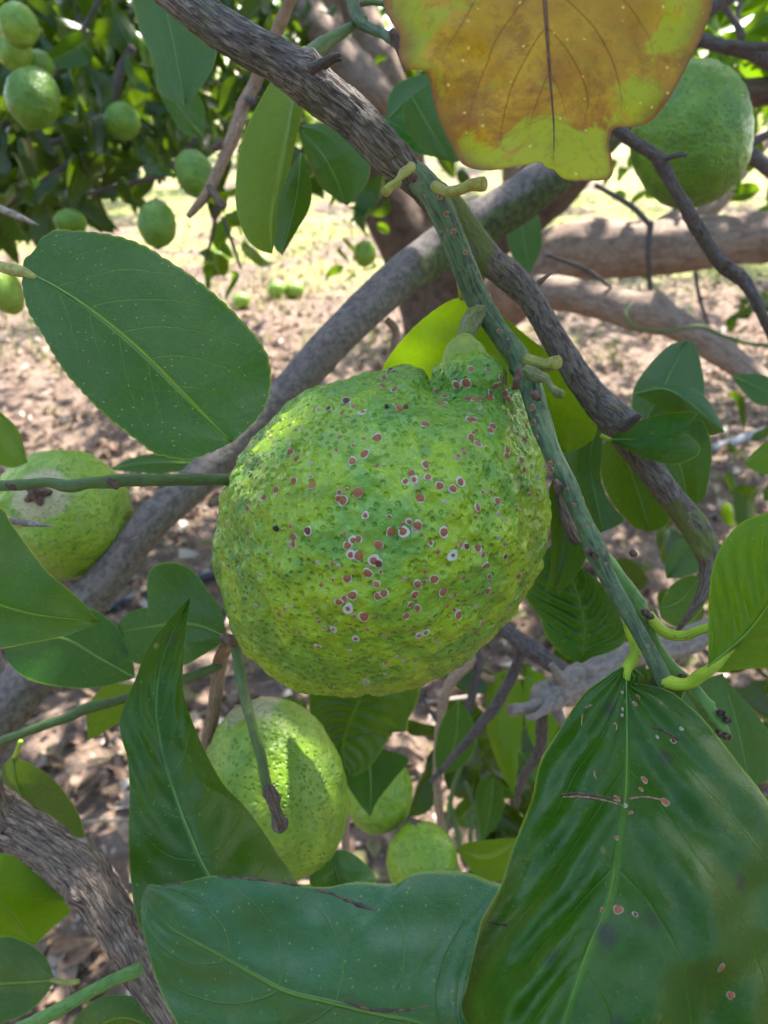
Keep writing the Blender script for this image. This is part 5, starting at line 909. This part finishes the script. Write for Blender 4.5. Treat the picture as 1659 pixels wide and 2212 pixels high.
for pts in ([(225, -20, .72, 4), (196, 33, .72, 5), (164, 91, .72, 5), (138, 131, .72, 5), (109, 171, .72, 6)], [(287, 102, .8, 9), (262, 145, .8, 10), (251, 189, .8, 10), (233, 247, .8, 9), (207, 287, .8, 9), (182, 313, .8, 7), (153, 349, .8, 6), (109, 382, .8, 6), (58, 415, .8, 6), (0, 450, .8, 5)],
            [(207, 287, .8, 6), (196, 345, .8, 6), (175, 400, .8, 5), (160, 444, .8, 4)], [(138, 424, .85, 4), (204, 415, .85, 4), (255, 400, .85, 4), (327, 387, .85, 5), (360, 367, .85, 5), (400, 327, .85, 5), (429, 291, .85, 6)], [(-10, 290, .7, 7), (29, 251, .7, 6), (40, 240, .7, 4)], [(190, -20, .95, 14), (175, 60, .95, 14), (160, 120, .95, 12)],
            [(60, 300, .8, 6), (110, 308, .8, 7), (150, 296, .8, 5)], [(480, 470, .9, 4), (500, 520, .9, 4), (520, 580, .9, 3)], [(470, 430, .9, 6), (460, 500, .92, 4), (445, 560, .94, 3)]):
    tube('twig', pts, M['bark_dark'], lbush, seg=10, step=8, amp=.15)
rbush = bush('lemon_bush', 'sunlit leafy bush with grey twigs at the upper right corner', [(1480, 1760, -120, 160, .9, 1.5, 50), (1560, 1800, 120, 480, 1.1, 1.7, 36), (1290, 1480, 340, 430, 2.2, 3., 14)], 102, mat='bush2')
for pts in ([(1500, 85, .7, 14), (1560, 100, .7, 14), (1610, 110, .7, 16), (1680, 145, .7, 15)], [(1570, 98, .68, 8), (1620, 100, .68, 8), (1680, 100, .68, 9)], [(1560, 10, .8, 6), (1590, 50, .8, 8), (1605, 85, .8, 8)], [(1600, -10, .8, 5), (1590, 60, .8, 5)], [(1680, 280, .6, 9), (1640, 300, .6, 9), (1610, 320, .6, 8), (1595, 335, .6, 6)], [(1600, 320, .9, 15), (1640, 350, .9, 16), (1700, 390, .9, 16)], [(1500, 40, .45, 20), (1560, 0, .45, 18), (1620, -40, .45, 18)]):
    tube('twig', pts, M['bark_dark'], rbush, seg=12, step=7, amp=.15)
cb = bush('lemon_bush', 'low leafy twigs hanging at the lower centre right', [(1030, 1180, 1440, 1880, .5, .8, 40), (940, 1100, 1560, 1760, .55, .8, 14), (1420, 1700, 1450, 1700, .5, .8, 26), (1180, 1500, 1360, 1580, .55, .8, 22), (1560, 1700, 850, 1100, .7, 1., 8), (1380, 1530, 1180, 1330, .45, .7, 7), (620, 900, 1480, 1560, .6, .8, 6)], 103, size=(.035, .06))
tb = bush('lemon_bush', 'leaves hanging behind the pale limbs at the top centre', [(560, 1000, -80, 380, 1.3, 2.0, 55), (640, 860, 250, 440, .8, 1.2, 10), (380, 560, 60, 300, 1.0, 1.6, 30)], 104)
hb = bush('lemon_bush', 'small leafy sprigs hanging before the sunlit ground', [(380, 540, 440, 600, .9, 1.1, 12), (740, 840, 400, 620, 1.4, 1.7, 12)], 105, mat='bush2', size=(.03, .05))
db_ = bush('weed', 'dark weeds low on the soil at the right edge', [(1560, 1700, 640, 760, 2.2, 2.8, 14), (1400, 1440, 600, 620, 3.2, 3.6, 3)], 106, size=(.05, .09), cat='weed', bias=(0, 0, .6))
# mass of leaves behind the left bush and above
r_ = np.random.default_rng(9)
def cloud_px(name, label, boxes, mat, size, seed):
    cs = []; r2 = np.random.default_rng(seed)
    for (x0, x1, y0, y1, d0, d1, n) in boxes:
        cs.append(P(r2.uniform(x0, x1, n), r2.uniform(y0, y1, n), r2.uniform(d0, d1, n)))
    cs = np.vstack(cs); n = len(cs); f = r2.normal(size=(n, 3)) + np.array((0, 0, -.6)); nn = r2.normal(size=(n, 3)) * .7 + np.array((0, 0, 1.))
    stuff(scatter_mesh(name, leaf_patch(6, 2, .6, .35, .6, .5), cs, size * (.6 + .8 * r2.random(n)), f, nn, M[mat], r2.random(n)), label, 'foliage')
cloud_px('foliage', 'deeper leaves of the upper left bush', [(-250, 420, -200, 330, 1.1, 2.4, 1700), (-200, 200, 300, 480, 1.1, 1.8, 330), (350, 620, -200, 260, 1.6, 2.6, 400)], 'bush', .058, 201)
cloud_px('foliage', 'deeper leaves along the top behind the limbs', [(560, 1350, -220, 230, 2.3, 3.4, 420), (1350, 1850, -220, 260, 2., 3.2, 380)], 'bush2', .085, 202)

# a few scale insects on twig and leaves
def tree_of(o):
    me = o.data; mw = Matrix.Translation(wloc(o)); return BVHTree.FromPolygons([mw @ v.co for v in me.vertices], [tuple(p.vertices) for p in me.polygons])
TWL = ['topmost reddish scale insect on the green twig, just under the fork', 'second reddish scale insect down the green twig below the fork', 'third reddish scale insect down the green twig below the fork', 'reddish scale insect on the green twig over the diagonal branch', 'reddish scale insect on the twig where the fruit stalk leaves it', 'reddish scale insect on the twig beside the lemon neck', 'small reddish scale insect on the twig just above the cut stalk stub', 'large reddish scale insect on the twig below the dead spur', 'reddish scale insect on the twig, second below the dead spur', 'reddish scale insect on the twig, third below the dead spur', 'upper one of two close scale insects low on the twig', 'lower one of two close scale insects low on the twig', 'lowest small scale insect on the twig beside the charred dead twig']
LFL = ['tiny pale scale ring left of the midrib near the leaf stalk', 'upper of two touching pale scale rings left of the midrib', 'lower of two touching pale scale rings left of the midrib', 'large brown scale insect above the right end of the brown scar', 'smaller brown scale insect under the large one above the brown scar', 'brown scale insect where the scar line meets the midrib', 'pale scale just under the junction of scar and midrib', 'dark brown scale insect at the right end of the scar line', 'large brown scale insect right of the midrib halfway down the big leaf', 'small dark scale right of the large brown one halfway down', 'brown scale insect left of the midrib halfway down the big leaf', 'small brown scale on the midrib below the scar line', 'pale scale ring at the upper right of the big leaf', 'pale scale ring left of the dark streak on the upper right', 'dark scale insect at the end of the dark streak, upper right', 'upper of two brown scale insects at the lower right of the leaf', 'lower of two brown scale insects at the lower right of the leaf', 'small brown scale right of the midrib close to the stalk', 'topmost brown scale right of the midrib close to the stalk', 'small brown scale right of the midrib just below the scar']
tw = [o for o in fb.children if o.name.startswith('twig')][0]; tt_ = tree_of(tw)
for i, (x, y, r) in enumerate([(950, 425, 7), (963, 462, 6), (980, 500, 6), (1005, 545, 6), (1030, 665, 6), (1078, 715, 6), (1100, 760, 5), (1150, 880, 9), (1152, 912, 8), (1160, 945, 6), (1190, 1000, 7), (1192, 1015, 8), (1240, 1090, 5)]):
    insect(x, y, r, 'n', 1., TWL[i], i, tt_, 'scale insects on the green twig')
lg = [o for o in fb.children if o.name.startswith('leaf') and 'large dark' in str(o.get('label'))][0]; tl = tree_of(lg)
for i, (x, y, r, k) in enumerate([(1344, 1495, 4, 'e'), (1345, 1532, 5, 'e'), (1344, 1545, 6, 'e'), (1392, 1685, 13, 'n'), (1385, 1705, 8, 'n'), (1332, 1725, 12, 'n'), (1350, 1740, 8, 'e'), (1437, 1733, 14, 'n'), (1335, 1965, 14, 'n'), (1372, 1975, 8, 'd'), (1300, 1965, 8, 'n'), (1332, 1810, 7, 'n'), (1472, 1574, 6, 'e'), (1420, 1592, 6, 'e'), (1455, 1601, 9, 'd'), (1558, 2090, 14, 'n'), (1578, 2150, 13, 'n'), (1372, 1520, 8, 'n'), (1378, 1505, 7, 'n'), (1362, 1755, 7, 'n')]):
    insect(x, y, r * .75, k, 1., LFL[i], i, tl, 'scale insects on the large lower right leaf')

# healed brown scars lying on leaf blades
def scar(tree, par, pts, r, mat='scab', label=None):
    q = []
    for (x, y) in cr([(a_, b_) for a_, b_ in pts], 14):
        dr = Vector(P(np.array(float(x)), np.array(float(y)), np.array(1.)) - CL).normalized(); h = tree.ray_cast(Vector(CL), dr)[0]
        if h is not None: q.append((x, y, (h - Vector(CL)).dot(Vector(FWD)), r * (.55 + .6 * random.random())))
    if len(q) > 3: q[0] = (*q[0][:3], r * .25); q[-1] = (*q[-1][:3], r * .25); tube('scar', q, M[mat], par, label, seg=8, step=3, amp=.35)
M['scar_tan'] = flat_mat('scar_tan', (.34, .22, .12), (.16, .08, .05), 900, rough=.8)
for pts, r, m in (([(1212, 1716), (1240, 1714), (1275, 1718), (1310, 1722), (1345, 1728)], 4, 'scab'), ([(1215, 1722), (1260, 1722), (1300, 1728), (1345, 1740)], 3, 'scar_tan'), ([(1352, 1728), (1390, 1722), (1430, 1728)], 3, 'scar_tan'), ([(1259, 1540), (1257, 1556), (1256, 1568)], 2.2, 'scar_tan'), ([(1283, 1662), (1284, 1674), (1289, 1686)], 2.2, 'scar_tan'), ([(1324, 1562), (1332, 1566), (1330, 1580)], 2.5, 'scar_tan'), ([(1265, 1530), (1272, 1526), (1280, 1522)], 3, 'scar_tan'), ([(1052, 1990), (1075, 1996), (1098, 1998)], 2.5, 'scab'), ([(1405, 1570), (1440, 1582), (1470, 1600)], 3, 'scab')):
    scar(tl, lg, pts, r, m)
bl = [o for o in bpy.data.objects if 'wide blue green' in str(o.get('label'))][0]; bb = [o for o in bl.children if o.name.startswith('blade')][0]; tb_ = tree_of(bb)
for pts, r, m in (([(682, 1921), (720, 1932), (750, 1945), (785, 1958), (812, 1966)], 4, 'scab'), ([(345, 1913), (400, 1906)], 2, 'scab'), ([(470, 1893), (540, 1898), (600, 1906), (650, 1914)], 2.5, 'scab'), ([(736, 2160), (760, 2168), (800, 2180), (870, 2182), (930, 2172)], 3, 'scab')):
    scar(tb_, bl, pts, r, m)
